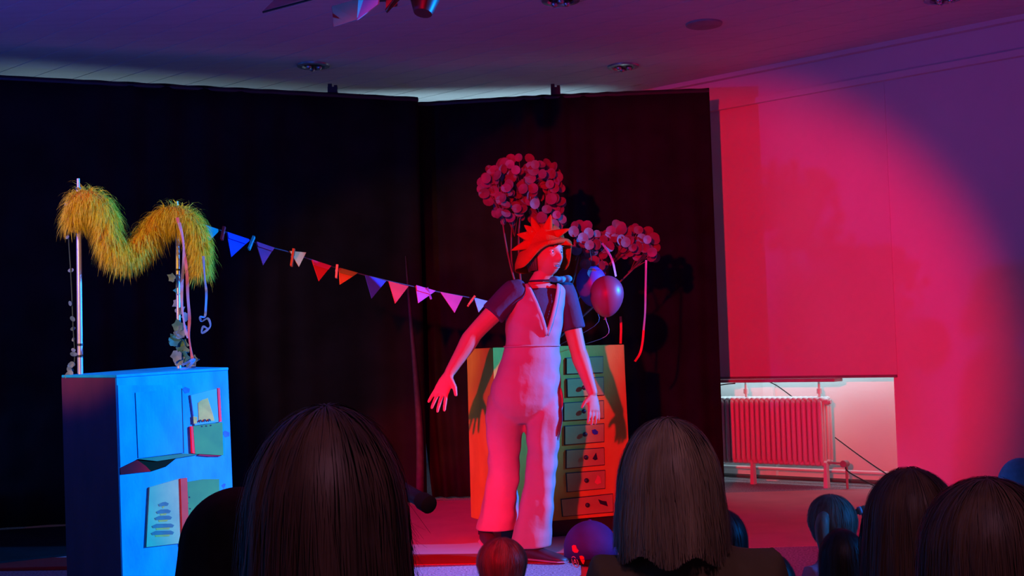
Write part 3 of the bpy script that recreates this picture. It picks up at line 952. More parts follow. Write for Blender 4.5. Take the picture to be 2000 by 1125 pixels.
def emb(pts, m, lab):
    face('drawer_emblem', pts, m, 0.0125, 0.015, lab, **gh)
emb([(1156, 840), (1162, 838), (1168, 843), (1167, 848), (1161, 849), (1157, 846)], mat('emblem_blue', (0.02, 0.03, 0.3), 0.5), 'small dark blue beetle shaped emblem')
emb([(1157, 896), (1164, 884), (1167, 897), (1162, 899)], M_ink, 'small dark triangle emblem')
emb([(1161, 942), (1167, 928), (1172, 932), (1174, 943), (1166, 946)], mat('emblem_red', (0.7, 0.2, 0.1), 0.5), 'small pale red bell emblem')
emb([(1168, 975), (1176, 978), (1184, 979), (1187, 989), (1178, 986), (1172, 984)], M_ink, 'small dark bird shaped emblem')

# ---------------------------------------------------------------- leafy branches, balloons, ribbons on the chest
M_disc = mat('dry_leaf', (0.23, 0.05, 0.07), 0.65, 0.15, 10)
M_disc2 = mat('dry_leaf_pale', (0.28, 0.10, 0.16), 0.6, 0.15, 10)
M_twig = mat('twig', (0.22, 0.08, 0.07), 0.8)
disc = leaf_mesh('round_leaf', M_disc, [(0.030 * math.cos(a), 0.030 * math.sin(a)) for a in [2 * PI * k / 12 for k in range(12)]], 0.0015, 0.2)
disc2 = leaf_mesh('round_leaf_pale', M_disc2, [(0.030 * math.cos(a), 0.030 * math.sin(a)) for a in [2 * PI * k / 12 for k in range(12)]], 0.0015, 0.2)
def branch(label, base, blobs, n, seed, extra=()):
    rnd = random.Random(seed)
    r = thing('leafy_branch', base, label, 'branch')
    mb = MB()
    tips = []
    tot = sum(b[3] for b in blobs)
    for cx_, cy_, rad, wgt, Y in blobs:
        for k in range(max(1, int(n * wgt / tot))):
            for _ in range(20):
                a, q = rnd.uniform(0, 2 * PI), math.sqrt(rnd.random())
                x, y = cx_ + rad[0] * q * math.cos(a), cy_ + rad[1] * q * math.sin(a)
                p = at(x, y, Y + rnd.uniform(-0.22, 0.22) * math.sqrt(max(0, 1 - q * q)) )
                if all((p - t).length > 0.026 for t in tips):
                    break
            tips.append(p)
    stem_end = [at(b[0], b[1] + b[2][1] * 0.5, b[4]) for b in blobs]
    for k, e in enumerate(stem_end):
        mid = base.lerp(e, 0.55) + V((rnd.uniform(-.05, .05), 0, 0.02))
        mb.tube(smoothpath([base + V((.012 * k, 0, 0)), mid, e], 10), [0.008 - 0.0005 * i for i in range(10)], 6)
    for p in tips:
        e = min(stem_end, key=lambda s: (s - p).length)
        q = e.lerp(p, rnd.uniform(0.0, 0.25))
        mb.tube([e.lerp(base, rnd.uniform(0, .18)), (q + p) / 2 + V((0, 0, -.015)), p], [0.003, 0.002, 0.0012], 4)
    build('stem', mb, M_twig, r, smooth=True)
    for p in tips:
        fc = V((rnd.uniform(-.7, .5), -1, rnd.uniform(-.3, .5))).normalized()
        inst('leaf', disc2 if rnd.random() < .13 else disc, r, p, rq(rnd, 0.55, fc), rnd.uniform(0.85, 1.2))
gt = GP + gx * 0.36 - gn * 0.2
gt.z = gz1 + .001
branch('tall leafy branch with a dome of round dry leaves above the hat', V(gt) + gx * -0.05, [(1020, 345, (72, 38), 5, 7.45), (1000, 400, (48, 36), 3, 7.45), (1060, 390, (42, 48), 3, 7.45), (975, 365, (36, 34), 2, 7.4), (1085, 420, (22, 30), 1, 7.45)], 200, 4)
branch('low leafy branch of round leaves spreading right above the balloons', V(gt) + gx * 0.05, [(1220, 470, (58, 32), 5, 7.4), (1160, 480, (36, 28), 3, 7.35), (1137, 460, (22, 26), 1.2, 7.35), (1262, 490, (22, 22), 1, 7.42), (1160, 522, (24, 14), 1, 7.25)], 150, 9)
M_bal1 = mat('balloon_plum', (0.24, 0.03, 0.08), 0.42, 0.05, 3)
M_bal2 = mat('balloon_violet', (0.10, 0.05, 0.40), 0.42, 0.05, 3)
def balloon(cx_, cy_, rx, ry, Y, m, tilt, label, tie):
    s = Y / F_PX
    c = at(cx_, cy_, Y)
    ax = V((math.sin(tilt), 0, -math.cos(tilt)))
    k = ry * s
    prof = []
    for i in range(15):
        a = PI * i / 14
        z = -math.cos(a)
        prof.append((rx * s * max(0.02, math.sin(a)) * (1 - 0.10 * z), k * z * (1.0 + 0.05 * max(0, z))))
    r = thing('balloon', c, label, 'balloon')
    build('skin', MB().lathe(c, ax, prof, 28), m, r, smooth=True)
    e = c + ax * k * 1.05
    build('knot', MB().lathe(e, ax, [(0.003, -0.006), (0.006, 0), (0.005, 0.006), (0.011, 0.014), (0.002, 0.015)], 10), m, r, smooth='auto')
    build('string', MB().tube(smoothpath([e, e + V((.01, 0, -.1)), tie], 10), 0.0016, 5), M_rbl, r)
balloon(1156, 558, 30, 40, 7.22, M_bal2, 0.1, 'violet balloon half hidden behind the plum one', V(gt) + gx * 0.14)
balloon(1185, 578, 33, 40, 7.02, M_bal1, -0.1, 'round plum balloon hanging in front of the violet one', V(gt) + gx * 0.24 + gn * 0.12)
ribbon('long ribbon hanging from the low branch, lilac above the bare curtain', [at(1262, 508, 7.36), at(1261, 560, 7.36), at(1260, 610, 7.36), at(1257, 645, 7.36)], M_rbl, .006, 20, .5)
ribbon('red ribbon end curling below the long lilac ribbon', [at(1257, 645, 7.36), at(1255, 668, 7.36), at(1250, 690, 7.36), at(1240, 706, 7.38)], M_rbr, .007, 14, .4)
ribbon('straight red ribbon standing at the right corner of the green chest', [at(1212, 618, 7.36), at(1213, 640, 7.36), at(1212, 671, 7.38)], M_rbr, .007, 10, .2)
ribbon('lilac ribbon arched over the plum balloon from the low branch', [at(1176, 475, 7.16), at(1188, 492, 7.1), at(1197, 512, 7.08), at(1203, 540, 7.1)], M_rbl, .006, 14, .4)

# ---------------------------------------------------------------- people: shared shapes
def g(x, s):
    return math.exp(-(x / s) ** 2)
def head_mb(mb, c, l, f, u, k=1.0, open_mouth=0.0, n=56, m=44, nose=1.0):
    """head with brow, eye sockets, nose, lips, chin and ears; c = point between the ears at eye level"""
    rings = []
    for j in range(m + 1):
        th = PI * j / m
        row = []
        for i in range(n):
            a = 2 * PI * i / n
            x, y, z = math.sin(th) * math.cos(a), math.sin(th) * math.sin(a), -math.cos(th)
            if j in (0, m):
                x, y = 0.01 * math.cos(a), 0.01 * math.sin(a)
            X = 0.076 * x * (1 - 0.24 * max(0, -z) ** 1.6)
            Y = 0.094 * y
            Zc = 0.118 * z
            if y < 0 and z < -0.2:
                Y *= 1 - 0.45 * ss(0.2, 1.0, -z)
            if y > 0:
                fr = y ** 2
                Y += fr * (0.014 * g(Zc + 0.098, 0.024) * g(X, 0.035)
                           + nose * 0.026 * g(X, 0.010 + 0.006 * ss(0, -0.045, Zc)) * ss(0.012, -0.036, Zc) * ss(-0.056, -0.044, Zc)
                           - 0.010 * (g(X - 0.031, 0.016) + g(X + 0.031, 0.016)) * g(Zc + 0.002, 0.012)
                           + 0.005 * (g(X - 0.03, 0.024) + g(X + 0.03, 0.024)) * g(Zc - 0.022, 0.010)
                           + 0.007 * g(X, 0.024) * (g(Zc + 0.062, 0.007) + g(Zc + 0.078, 0.007))
                           - (0.003 + 0.016 * open_mouth) * g(X, 0.017) * g(Zc + 0.070, 0.0045 + 0.004 * open_mouth)
                           + 0.004 * (g(X - 0.045, 0.02) + g(X + 0.045, 0.02)) * g(Zc + 0.035, 0.02))
            row.append(c + (l * X + f * Y + u * Zc) * k)
        rings.append(row)
    mb.loft(rings)
    for s in (-1, 1):
        e = c + (l * s * 0.077 - f * 0.008 - u * 0.018) * k
        mb.ball(e, (0.009 * k, 0.020 * k, 0.032 * k), 12, 10, (l, (f - u * 0.2).normalized(), (u + f * 0.2).normalized()))

def hand_mb(mb, W, D, N, T, k=1.0, spread=0.12, curl=0.35):
    """palm, four unequal bent fingers and a thumb; D = towards the fingers, N = palm side, T = thumb side"""
    D = D.normalized()
    T = (T - D * T.dot(D)).normalized()
    N = (N - D * N.dot(D) - T * N.dot(T)).normalized()
    rings = []
    for t, hw, ht in ((-0.015, .022, .017), (0.0, .025, .016), (.03, .036, .016), (.065, .041, .014), (.088, .040, .011)):
        c = W + D * t * k
        rings.append([c + T * hw * k * math.cos(2 * PI * i / 14) + N * ht * k * math.sin(2 * PI * i / 14) for i in range(14)])
    mb.loft(rings)
    for q, (off, L) in enumerate(((.030, .072), (.010, .080), (-.011, .074), (-.030, .058))):
        p = W + (D * (.082 - abs(off) * .15) + T * off) * k
        ang = off / .03 * spread
        d = (D * math.cos(ang) + T * math.sin(ang)).normalized()
        pts, rr = [p - d * .015 * k], [.0092 * k]
        for frac, b in ((.46, .25), (.32, .6), (.22, .9)):
            dd = (d * math.cos(curl * b) + N * math.sin(curl * b)).normalized()
            pts.append(p.copy())
            rr.append(.0090 * k * (1 - .22 * (len(pts) - 2) / 3))
            p = p + dd * L * frac * k
        pts.append(p)
        rr.append(.0066 * k)
        mb.tube(pts, rr, 8, round_ends=True)
    p = W + (D * .022 + T * .026) * k
    d = (D * .62 + T * .7 + N * .25).normalized()
    d2 = (D * .85 + T * .4 + N * .35).normalized()
    mb.tube([p - d * .015 * k, p, p + d * .034 * k, p + d * .034 * k + d2 * .03 * k], [.012 * k, .0125 * k, .0105 * k, .008 * k], 8, round_ends=True)

def ering(c, x, y, rx, ry, n=28, e=2.3):
    out = []
    for i in range(n):
        a = 2 * PI * i / n
        ca, sa = math.cos(a), math.sin(a)
        out.append(c + x * (rx * math.copysign(abs(ca) ** (2 / e), ca)) + y * (ry * math.copysign(abs(sa) ** (2 / e), sa)))
    return out

M_skin = mat('skin', (0.54, 0.18, 0.13), 0.6, 0.04, 14, spec=.2)
M_eye = mat('eye_white', (0.85, 0.85, 0.85), 0.2)
M_iris = mat('eye_dark', (0.03, 0.02, 0.02), 0.2)
M_lip = mat('lips', (0.42, 0.09, 0.09), 0.45)

# ---------------------------------------------------------------- the performer
pya = math.radians(20)
pf, plf = V((math.sin(pya), -math.cos(pya), 0)), V((math.cos(pya), math.sin(pya), 0))
PY = 6.42
M_suit = mat('cream_cotton', (0.42, 0.22, 0.23), 0.85, 0.05, 10, bump=0.25, bscale=22, spec=.2)
M_shirt = mat('plum_jersey', (0.055, 0.02, 0.065), 0.9, 0.12, 12, bump=0.15, bscale=60)
M_hat = mat('orange_felt', (0.55, 0.05, 0.008), 0.9, 0.08, 20, spec=0.1, bump=0.3, bscale=150)
perf = thing('person', V((at(1040, 1090, PY).x, PY, 0)), 'performer in cream jumpsuit, dark t-shirt and spiky orange felt hat, arms swinging low', 'person')
def torso_rings(rows, grow=0.0, Yc=PY):
    return [ering(at(cx_, py, Yc), plf, pf, rx + grow, ry + grow * 0.8, 28, 2.05) for py, cx_, rx, ry in rows]
ROWS = [(549, 1050, .085, .060), (556, 1049, .135, .080), (566, 1048, .158, .092), (592, 1047, .158, .112), (625, 1044, .150, .122), (650, 1042, .143, .112), (672, 1040, .140, .106),
        (705, 1036, .156, .116), (745, 1029, .178, .130), (770, 1027, .186, .132), (790, 1027, .176, .122), (812, 1027, .150, .095), (826, 1027, .10, .06)]
LEGR = [((990, 772), PY + .0, .100), ((988, 810), PY + .0, .100), ((985, 860), PY + .02, .092), ((984, 905), PY + .02, .082), ((982, 945), PY + .05, .086), ((976, 990), PY + .08, .098), ((969, 1034), PY + .10, .112)]
LEGL = [((1062, 772), PY + .02, .098), ((1063, 810), PY + .0, .096), ((1060, 860), PY - .02, .088), ((1057, 910), PY - .03, .078), ((1052, 960), PY - .03, .082), ((1043, 1015), PY - .03, .096), ((1036, 1068), PY - .03, .104)]
# body: one continuous skin surface from the feet to the crown
mb = MB()
mb.loft(torso_rings(ROWS[1:], -0.035))
for L in (LEGR, LEGL):
    mb.tube([at(*p, y) for p, y, r_ in L], [r_ * .60 - .012 * i / 6 - (0.014 if i > 4 else 0) for i, (p, y, r_) in enumerate(L)], 14)
rs_, ls_ = at(1000, 574, PY - .07), at(1102, 572, PY + .07)
re_, le_ = at(926, 652, PY - .10), at(1130, 688, PY + .06)
rw_, lw_ = at(878, 728, PY - .14), at(1157, 766, PY - .02)
mb.tube(smoothpath([rs_, rs_.lerp(re_, .5), re_, re_.lerp(rw_, .4), rw_], 13), [.052, .054, .053, .050, .047, .045, .044, .047, .046, .042, .037, .032, .027], 14, round_ends=True)
mb.tube(smoothpath([ls_, ls_.lerp(le_, .5), le_, le_.lerp(lw_, .4), lw_], 13), [.052, .054, .053, .050, .047, .045, .043, .046, .045, .041, .036, .031, .027], 14, round_ends=True)
hd = at(850, 792, PY - .17) - rw_
hand_mb(mb, rw_ + hd.normalized() * .01, hd, V((.55, .55, .25)), V((.75, -.5, -.1)), 1.22, 0.26, 0.2)
hd = at(1163, 835, PY - .06) - lw_
hand_mb(mb, lw_ + hd.normalized() * .01, hd, V((-.55, .8, 0)), V((-.7, -.55, 0)), 1.0, 0.10, 0.4)
hya = math.radians(43)
hu = V((-0.03, 0.02, 1)).normalized()
hf = V((math.sin(hya), -math.cos(hya), -0.04)).normalized()
hl = hf.cross(hu).normalized() * -1
hl = hu.cross(hf).normalized() * -1
if hl.dot(plf) < 0:
    hl = -hl
hf = hu.cross(hl).normalized() if hu.cross(hl).dot(hf) > 0 else hl.cross(hu).normalized()
HC = at(1066, 495, PY - .02)
HK = 1.05
head_mb(mb, HC, hl, hf, hu, HK, 0.9)
mb.tube([at(1050, 572, PY + .02), at(1053, 553, PY + .01), HC - hu * .10 - hf * .02, HC - hu * .05 - hf * .02], [.068, .054, .050, .052], 18)
body = remeshed(mb, 0.0048, 2)
build('body', body, M_skin, perf, smooth=True)
for s in (-1, 1):
    e = HC + (hl * (s * .031) + hf * .0715 + hu * -.002) * HK
    ey = build('eye', MB().ball(e, 0.0118 * HK, 14, 10), M_eye, perf, smooth=True)
    build('iris', MB().ball(e + hf * .0078 * HK, 0.0058 * HK, 10, 6), M_iris, ey, smooth=True)
    b = HC + (hl * (s * .031) + hf * .088 + hu * .022) * HK
    build('eyebrow', MB().tube([b - hl * .02 + hu * (-.003 * s) - hf * .006, b + hu * .004, b + hl * .02 + hu * (.003 * s) - hf * .008], [.0022, .0032, .0018], 6), M_iris, perf, smooth=True)
lc_ = HC + (hf * .0835 - hu * .0705) * HK
lip = [lc_ + hl * (.021 * math.cos(a)) + hu * (.0095 * math.sin(a)) - hf * (.003 + .012 * math.cos(a) ** 2) for a in [2 * PI * k / 20 for k in range(21)]]
build('lips', MB().tube(lip, .0034, 8), M_lip, perf, smooth=True)
build('mouth', MB().ball(lc_ - hf * .014, (.017, .006, .008), 14, 8, (hl, hf, hu)), mat('mouth_inside', (0.05, 0.008, 0.01), 0.6), perf, smooth=True)
# t-shirt
mb = MB()
mb.loft(torso_rings([(561, 1050, .085, .055), (565, 1050, .125, .075)] + ROWS[3:7], -0.010))
mb.tube(smoothpath([rs_ + V((.04, .02, 0)), rs_, rs_.lerp(re_, .52)], 8), [.06, .07, .072, .070, .067, .066, .066, .068], 18)
mb.tube(smoothpath([ls_ + V((-.04, -.02, 0)), ls_, ls_.lerp(le_, .62)], 8), [.058, .066, .068, .066, .064, .064, .066, .068], 18)
zc_ = at(1052, 549, PY).z
sh = remeshed(mb, 0.007, 4)
build('t_shirt', sh, M_shirt, perf, smooth=True)
# jumpsuit, cut open in a deep V over the shirt
mb = MB()
mb.loft(torso_rings([(553, 1050, .10, .07), (558, 1049, .133, .082)] + ROWS[2:], 0.006))
for L in (LEGR, LEGL):
    pts = [at(*p, y) for p, y, r_ in L]
    mb.loft([ering(p, plf, pf, r_, r_ * 0.98, 24, 2.1) for p, (q, y, r_) in zip(pts, L)])
zv0, zv1 = at(1055, 656, PY).z, at(1055, 556, PY).z
uc = at(1050, 600, PY)
def vcut(c):
    u, dpt = (c - uc).dot(plf), (c - uc).dot(pf)
    if c.z > zv1 + 0.012:
        return abs(u) < 0.088
    if dpt > 0.02:
        hw_ = 0.090 * (c.z - zv0) / (zv1 - zv0)
        return hw_ > 0 and abs(u - 0.004) < hw_
    return c.z > zv1 - 0.01 and abs(u) < 0.08
su = remeshed(mb, 0.0075, 9, vcut)
rnd = random.Random(2)
for i, v in enumerate(su.v):          # soft folds in the cloth
    low = ss(1.05, 0.55, v.z)
    a = noise.noise(V((v.x * 14, v.y * 14, v.z * 3.2))) * 0.016 * low + noise.noise(V((v.x * 9 + 5, v.y * 9, v.z * 16))) * 0.009
    ctr = V((uc.x, PY, v.z))
    dv = (v - ctr)
    dv.z = 0
    if dv.length > 1e-3:
        su.v[i] = v + dv.normalized() * a
suit = build('jumpsuit', su, M_suit, perf, smooth=True)
for sgn in (-1, 1):
    pts = []
    for t in range(9):
        q = t / 8
        z = zv0 + (zv1 - zv0) * q
        u = sgn * 0.090 * q + 0.004
        row = [r for r in ROWS]
        # surface depth at that height by interpolating the torso rows
        rr = [(at(cx_, py, PY).z, rx, ry, at(cx_, py, PY)) for py, cx_, rx, ry in ROWS]
        rr.sort(key=lambda r_: r_[0])
        for a, b in zip(rr, rr[1:]):
            if a[0] <= z <= b[0]:
                k = (z - a[0]) / (b[0] - a[0])
                rx, ry, cc = a[1] + (b[1] - a[1]) * k, a[2] + (b[2] - a[2]) * k, a[3].lerp(b[3], k)
                break
        uu = min(.95, abs(u + (uc - cc).dot(plf)) / rx)
        dep = ry * (1 - uu ** 2.05) ** (1 / 2.05) + .010
        p = cc + plf * (u + (uc - cc).dot(plf)) + pf * dep
        p.z = z
        pts.append(p)
    build('lapel', MB().tube(smoothpath(pts, 16), [.011] * 16, 8, flat=0.25, up=pf), M_suit, perf, smooth=True)
wr = [p for p in ering(at(1039, 676, PY), plf, pf, .146, .112, 40)]
build('waist_seam', MB().tube(wr + [wr[0]], .005, 6), M_suit, perf, smooth=True)
def pocket(px, py, Y, sx):
    c = at(px, py, Y)
    x = plf
    build('pocket', MB().ball(c - plf * sx * .012, (.020, .075, .085), 20, 12, (plf, pf, EZ)), M_suit, perf, smooth=True)
pocket(966, 778, PY - .03, -1)
pocket(1092, 780, PY + .06, 1)
# teal neckerchief
kc = at(1096, 546, PY - .08)
mb = MB()
ring = ering(at(1062, 549, PY), plf, pf, .075, .070, 24, 2)
mb.ball(kc, (.022, .018, .018)).ball(kc + plf * .032 + EZ * .004, (.030, .016, .020)).ball(kc - plf * .034 + EZ * .002, (.032, .016, .017))
build('neck_cord', MB().tube(ring + [ring[0]], .0045, 8), M_shirt, perf, smooth=True)
build('neckerchief', remeshed(mb, .005, 2), mat('teal_cotton', (0.02, 0.36, 0.42), 0.7), perf, smooth=True)
# shoes
M_shoe = mat('dark_shoe', (0.05, 0.025, 0.035), 0.5, 0.1, 12)
M_sole = mat('pale_sole', (0.5, 0.42, 0.5), 0.6)
def shoe(heel, toe, up, roll=0.0):
    d = (toe - heel)
    L = d.length
    d.normalize()
    sd = d.cross(up).normalized()
    u2 = sd.cross(d)
    prof = [(-.02, .028, .075), (.06, .036, .085), (.25, .038, .080), (.5, .042, .060), (.75, .047, .045), (.92, .040, .034), (1.02, .018, .02)]
    rings = []
    for t, w_, h in prof:
        c = heel + d * L * t
        rings.append([c + sd * w_ * math.cos(a) + u2 * (h * .5 + h * .5 * math.sin(a)) for a in [2 * PI * i / 16 for i in range(16)]])
    o = build('shoe', MB().loft(rings), M_shoe, perf, smooth=True)
    rings = []
    for t, w_, h in prof:
        c = heel + d * L * t
        rings.append([c + sd * (w_ + .003) * math.cos(a) + u2 * (.007 + .007 * math.sin(a)) for a in [2 * PI * i / 16 for i in range(16)]])
    build('sole', MB().loft(rings), M_sole, o, smooth='auto')
lh = onfloor(1026, 1082, .004)
shoe(V((lh.x, PY - .02, .004)), V((lh.x + .20, PY - .16, .004)), EZ)
rh = at(955, 1038, PY + .12)
shoe(V((rh.x - .03, PY + .16, .075)), V((rh.x + .06, PY - .02, .01)), EZ)
# felt hat with spikes
def hl2w(x, y, z):
    return HC + (hl * x + hf * y + hu * z) * HK
hatrows = [(0.006, .150, 0, 0), (.05, .146, 0, 0), (.082, .122, 0, 0), (.099, .085, 0, 0), (.106, .052, .004, 0), (.118, .028, .030, .0), (.136, -.008, .062, .006), (.150, -.045, .092, .014), (.153, -.078, .110, .024)]
mb = MB()
rings = []
for rr, z, lift, dr_ in hatrows:
    ring = []
    for i in range(40):
        a = 2 * PI * i / 40
        cf = ss(-0.15, 0.85, math.cos(a))
        r_ = rr - dr_ * cf
        ring.append(hl2w(r_ * math.sin(a) * .98, r_ * math.cos(a) * 1.04 - .008, z + lift * cf + .006 * math.sin(3 * a + 1) * (1 if rr > .11 else 0)))
    rings.append(ring)
vs = [p for r_ in rings for p in r_]
n = 40
mb.add(vs, [(a * n + i, a * n + (i + 1) % n, (a + 1) * n + (i + 1) % n, (a + 1) * n + i) for a in range(len(rings) - 1) for i in range(n)] + [tuple(range(n))[::-1]])
hat = build('hat', mb, M_hat, perf, smooth=True)
solidify(hat, 0.006)
hc_ = HC + hu * .105 * HK - hf * .005
YH = hc_.y
for tip, root, wd in (((999, 489), (1040, 474), .030), ((1010, 458), (1042, 464), .034), ((1038, 424), (1050, 455), .030), ((1076, 419), (1068, 453), .030), ((1113, 447), (1080, 460), .026), ((1118, 479), (1092, 470), .022),
                      ((1024, 440), (1046, 458), .030)):
    a, b = at(*root, YH - .07), at(*tip, YH - .09)
    d_ = (b - a).normalized()
    y_ = V((0, -1, 0))
    x_ = d_.cross(y_).normalized()
    rings = [ering(a.lerp(b, t) + y_ * (.01 * math.sin(t * 3)), x_, y_, max(.002, wd * q), max(.002, .015 * q), 12, 2) for t, q in ((-.5, .8), (0, 1), (.3, .82), (.6, .55), (.85, .28), (1, .06))]
    build('spike', MB().loft(rings), M_hat, hat, smooth=True)
hr = [hl2w(.072 * math.cos(a), -.02 + .075 * math.sin(a), -.01) for a in [PI + PI * k / 12 for k in range(13)]]
hair_m = mat('hair_auburn', (0.12, 0.045, 0.025), 0.5, 0.2, 30, stretch=(1, 1, .1))
mb = MB()
for k, a in enumerate([PI * 0.93 + PI * 1.14 * k / 22 for k in range(23)]):
    p = hl2w(.079 * math.cos(a), -.012 + .088 * math.sin(a), .04)
    q = hl2w(.080 * math.cos(a), -.016 + .090 * math.sin(a), -.02)
    e_ = hl2w(.070 * math.cos(a), -.020 + .074 * math.sin(a), -.085)
    mb.tube([p, q, e_], [.013, .013, .006], 8)
build('hair', mb, hair_m, perf, smooth=True)

# ---------------------------------------------------------------- audience seated on the floor, seen from behind
LX, LY = V((1, 0, 0)), V((0, 1, 0))
def base_figure(child):
    hk = 1.0
    zc = 0.765
    sh_w = 0.155 if child else 0.185
    bd = MB()
    head_mb(bd, V((0, .015, zc)), -LX, LY, EZ, hk, 0, 36, 28)
    bd.tube([V((0, -.01, .58)), V((0, -.005, .64)), V((0, .0, .70))], [.065, .052, .054], 16)
    rows = [(.06, .17, .13), (.16, .165, .125), (.30, .14, .11), (.45, .15, .11), (.54, sh_w * .9, .095), (.60, sh_w * .66, .075), (.63, .07, .06)]
    bd.loft([ering(V((0, -.01, z)), LX, LY, rx * .86, ry * .86, 24) for z, rx, ry in rows])
    tp, tr = MB(), MB()
    tp.loft([ering(V((0, -.01, z)), LX, LY, rx, ry, 28) for z, rx, ry in rows[1:]])
    tr.loft([ering(V((0, -.01, z)), LX, LY, rx + .004, ry + .004, 24) for z, rx, ry in ((.012, .16, .12), (.06, .178, .14), (.20, .160, .125))])
    for s in (-1, 1):
        S, E_, W_ = V((s * (sh_w - .01), -.01, .555)), V((s * (sh_w + .030), .04, .33)), V((s * .09, .21, .215))
        bd.tube(smoothpath([S, E_, W_], 9), [.045, .046, .043, .041, .040, .037, .033, .028, .025], 12, round_ends=True)
        tp.tube(smoothpath([S - LX * s * .03, S, E_, E_.lerp(W_, .7)], 9), [.06, .063, .06, .056, .054, .052, .048, .044, .040], 14)
        hand_mb(bd, W_, V((-s * .35, .9, -.15)), V((0, 0, -1)), V((-s, .2, .1)), .92 if child else 1.0, .08, .35)
        H, K_, A_ = V((s * .08, .02, .09)), V((s * .19, .25, .13)), V((-s * .05, .31, .05))
        bd.tube([H, K_, A_], [.07, .05, .034], 12, round_ends=True)
        bd.tube([A_, A_ + V((-s * .10, .03, -.005))], [.036, .028], 10, round_ends=True)
        tr.tube([H, H.lerp(K_, .5), K_, K_.lerp(A_, .5), A_], [.095, .088, .070, .060, .048], 14, round_ends=True)
    out = []
    for nm, m_, vx in (('body', bd, .0065), ('top', tp, .010), ('trousers', tr, .012)):
        r_ = remeshed(m_, vx, 3 if nm == 'body' else 6)
        me = bpy.data.meshes.new(nm)
        me.from_pydata(r_.v, [], r_.f)
        me.polygons.foreach_set('use_smooth', [True] * len(me.polygons))
        me.materials.append(M_skin)
        me.update()
        out.append(me)
    return out
ADULT, CHILD = base_figure(False), base_figure(True)

def lobj(name, me, root, m=None):
    o = bpy.data.objects.new(name, me)
    COL.objects.link(o)
    o.parent = root
    if m:
        o.material_slots[0].link = 'OBJECT'
        o.material_slots[0].material = m
    return o
def lmesh(name, mb, m, root, smooth=True):
    me = bpy.data.meshes.new(name)
    me.from_pydata(mb.v, [], mb.f)
    bm = bmesh.new()
    bm.from_mesh(me)
    bmesh.ops.recalc_face_normals(bm, faces=bm.faces)
    bm.to_mesh(me)
    bm.free()
    me.materials.append(m)
    if smooth:
        me.polygons.foreach_set('use_smooth', [True] * len(me.polygons))
    me.update()
    return lobj(name, me, root)

def hair_surface(a, b, c, zc, zback, zfront, flare, flick, rid, seed):
    """returns f(phi, t, off) on the hair; phi 0 = back of the head, t 0 crown .. 1 tip"""
    def endz(phi):
        fr = ss(1.75, 2.35, abs(phi))
        return zback(phi) * (1 - fr) + zfront * fr
    def fn(phi, t, off=0.0):
        ze = endz(phi)
        if ze >= zc:
            L = c * math.acos(max(-1, min(1, (ze - zc) / c)))
        else:
            L = c * PI / 2 + (zc - ze)
        q = t * L
        if q < c * PI / 2:
            th_ = q / c
            r_, z = math.sin(th_), zc + c * math.cos(th_)
            ex = 0
        else:
            ex = q - c * PI / 2
            r_, z = 1.0, zc - ex
            tt = ex / max(1e-4, zc - ze)
            r_ += flare * tt + flick * max(0, tt - .8) * 3
        nzv = noise.noise(V((math.cos(phi) * 5 + seed, math.sin(phi) * 5, z * 1.5))) * rid + noise.noise(V((math.cos(phi) * 16 + seed, math.sin(phi) * 16, z * 2.0 + seed))) * rid * .6
        r_ = r_ * (1 + nzv * min(1, r_ * 1.2)) 
        yy = b if abs(phi) < PI / 2 else b * 1.02
        return V(((a * r_ + off) * math.sin(phi), -(yy * r_ + off) * math.cos(phi) + .005, z + off * (1 - min(1, r_)) ))
    return fn
def hair_obj(root, m, a=.094, b=.112, c=.125, zc=.772, zback=lambda p: .60, zfront=.835, flare=.12, flick=0, rid=.05, seed=1, strands=1500, name='hair', wisps=.02, lift=0.0):
    fn = hair_surface(a, b, c, zc, zback, zfront, flare, flick, rid, seed)
    mb = MB()
    nphi, nt = 72, 26
    rnd = random.Random(seed)
    jag = [1 - .05 * rnd.random() for _ in range(nphi)]
    vs = []
    for j in range(nt + 1):
        for i in range(nphi):
            phi = -PI + 2 * PI * i / nphi
            vs.append(fn(phi, max(.002, j / nt * jag[i])))
    inn = []
    for i in range(nphi):
        phi = -PI + 2 * PI * i / nphi
        p = fn(phi, jag[i] * .985)
        inn.append(V((p.x * .80, p.y * .80, p.z)))
    mid = [V((p.x * .92, p.y * .95, max(p.z, zc + .02))) for p in inn]
    fs = [(j * nphi + i, j * nphi + (i + 1) % nphi, (j + 1) * nphi + (i + 1) % nphi, (j + 1) * nphi + i) for j in range(nt) for i in range(nphi)]
    fs.append(tuple(range(nphi))[::-1])
    o = len(vs)
    vs += inn
    fs += [(nt * nphi + i, nt * nphi + (i + 1) % nphi, o + (i + 1) % nphi, o + i) for i in range(nphi)]
    mb.add(vs, fs)
    for k in range(strands):
        phi = rnd.uniform(-PI, PI)
        t0 = rnd.random() ** .7 * .75
        t1 = min(1.0, t0 + rnd.uniform(.25, .6))
        off = rnd.uniform(.001, .007)
        wd = rnd.uniform(.0007, .0016)
        drift = rnd.uniform(-.12, .12)
        seg = 6
        b0 = len(mb.v)
        wild = rnd.random() < .06
        for j in range(seg + 1):
            q = j / seg
            t = t0 + (t1 - t0) * q
            ph = phi + drift * q
            p = fn(ph, t, off * math.sin(PI * min(1, q * .8 + .1)) + (wisps * q * q * .5 if wild else 0))
            if t1 > .97 and j == seg:
                p = p + V((rnd.uniform(-1, 1), rnd.uniform(-1, 1), -1)) * wisps * .6
            tx = V((math.cos(ph), math.sin(ph), 0)) * wd * (1 - .7 * q)
            mb.v += [p - tx, p + tx]
        for j in range(seg):
            mb.f.append((b0 + 2 * j, b0 + 2 * j + 1, b0 + 2 * j + 3, b0 + 2 * j + 2))
    return lmesh(name, mb, m, root), fn
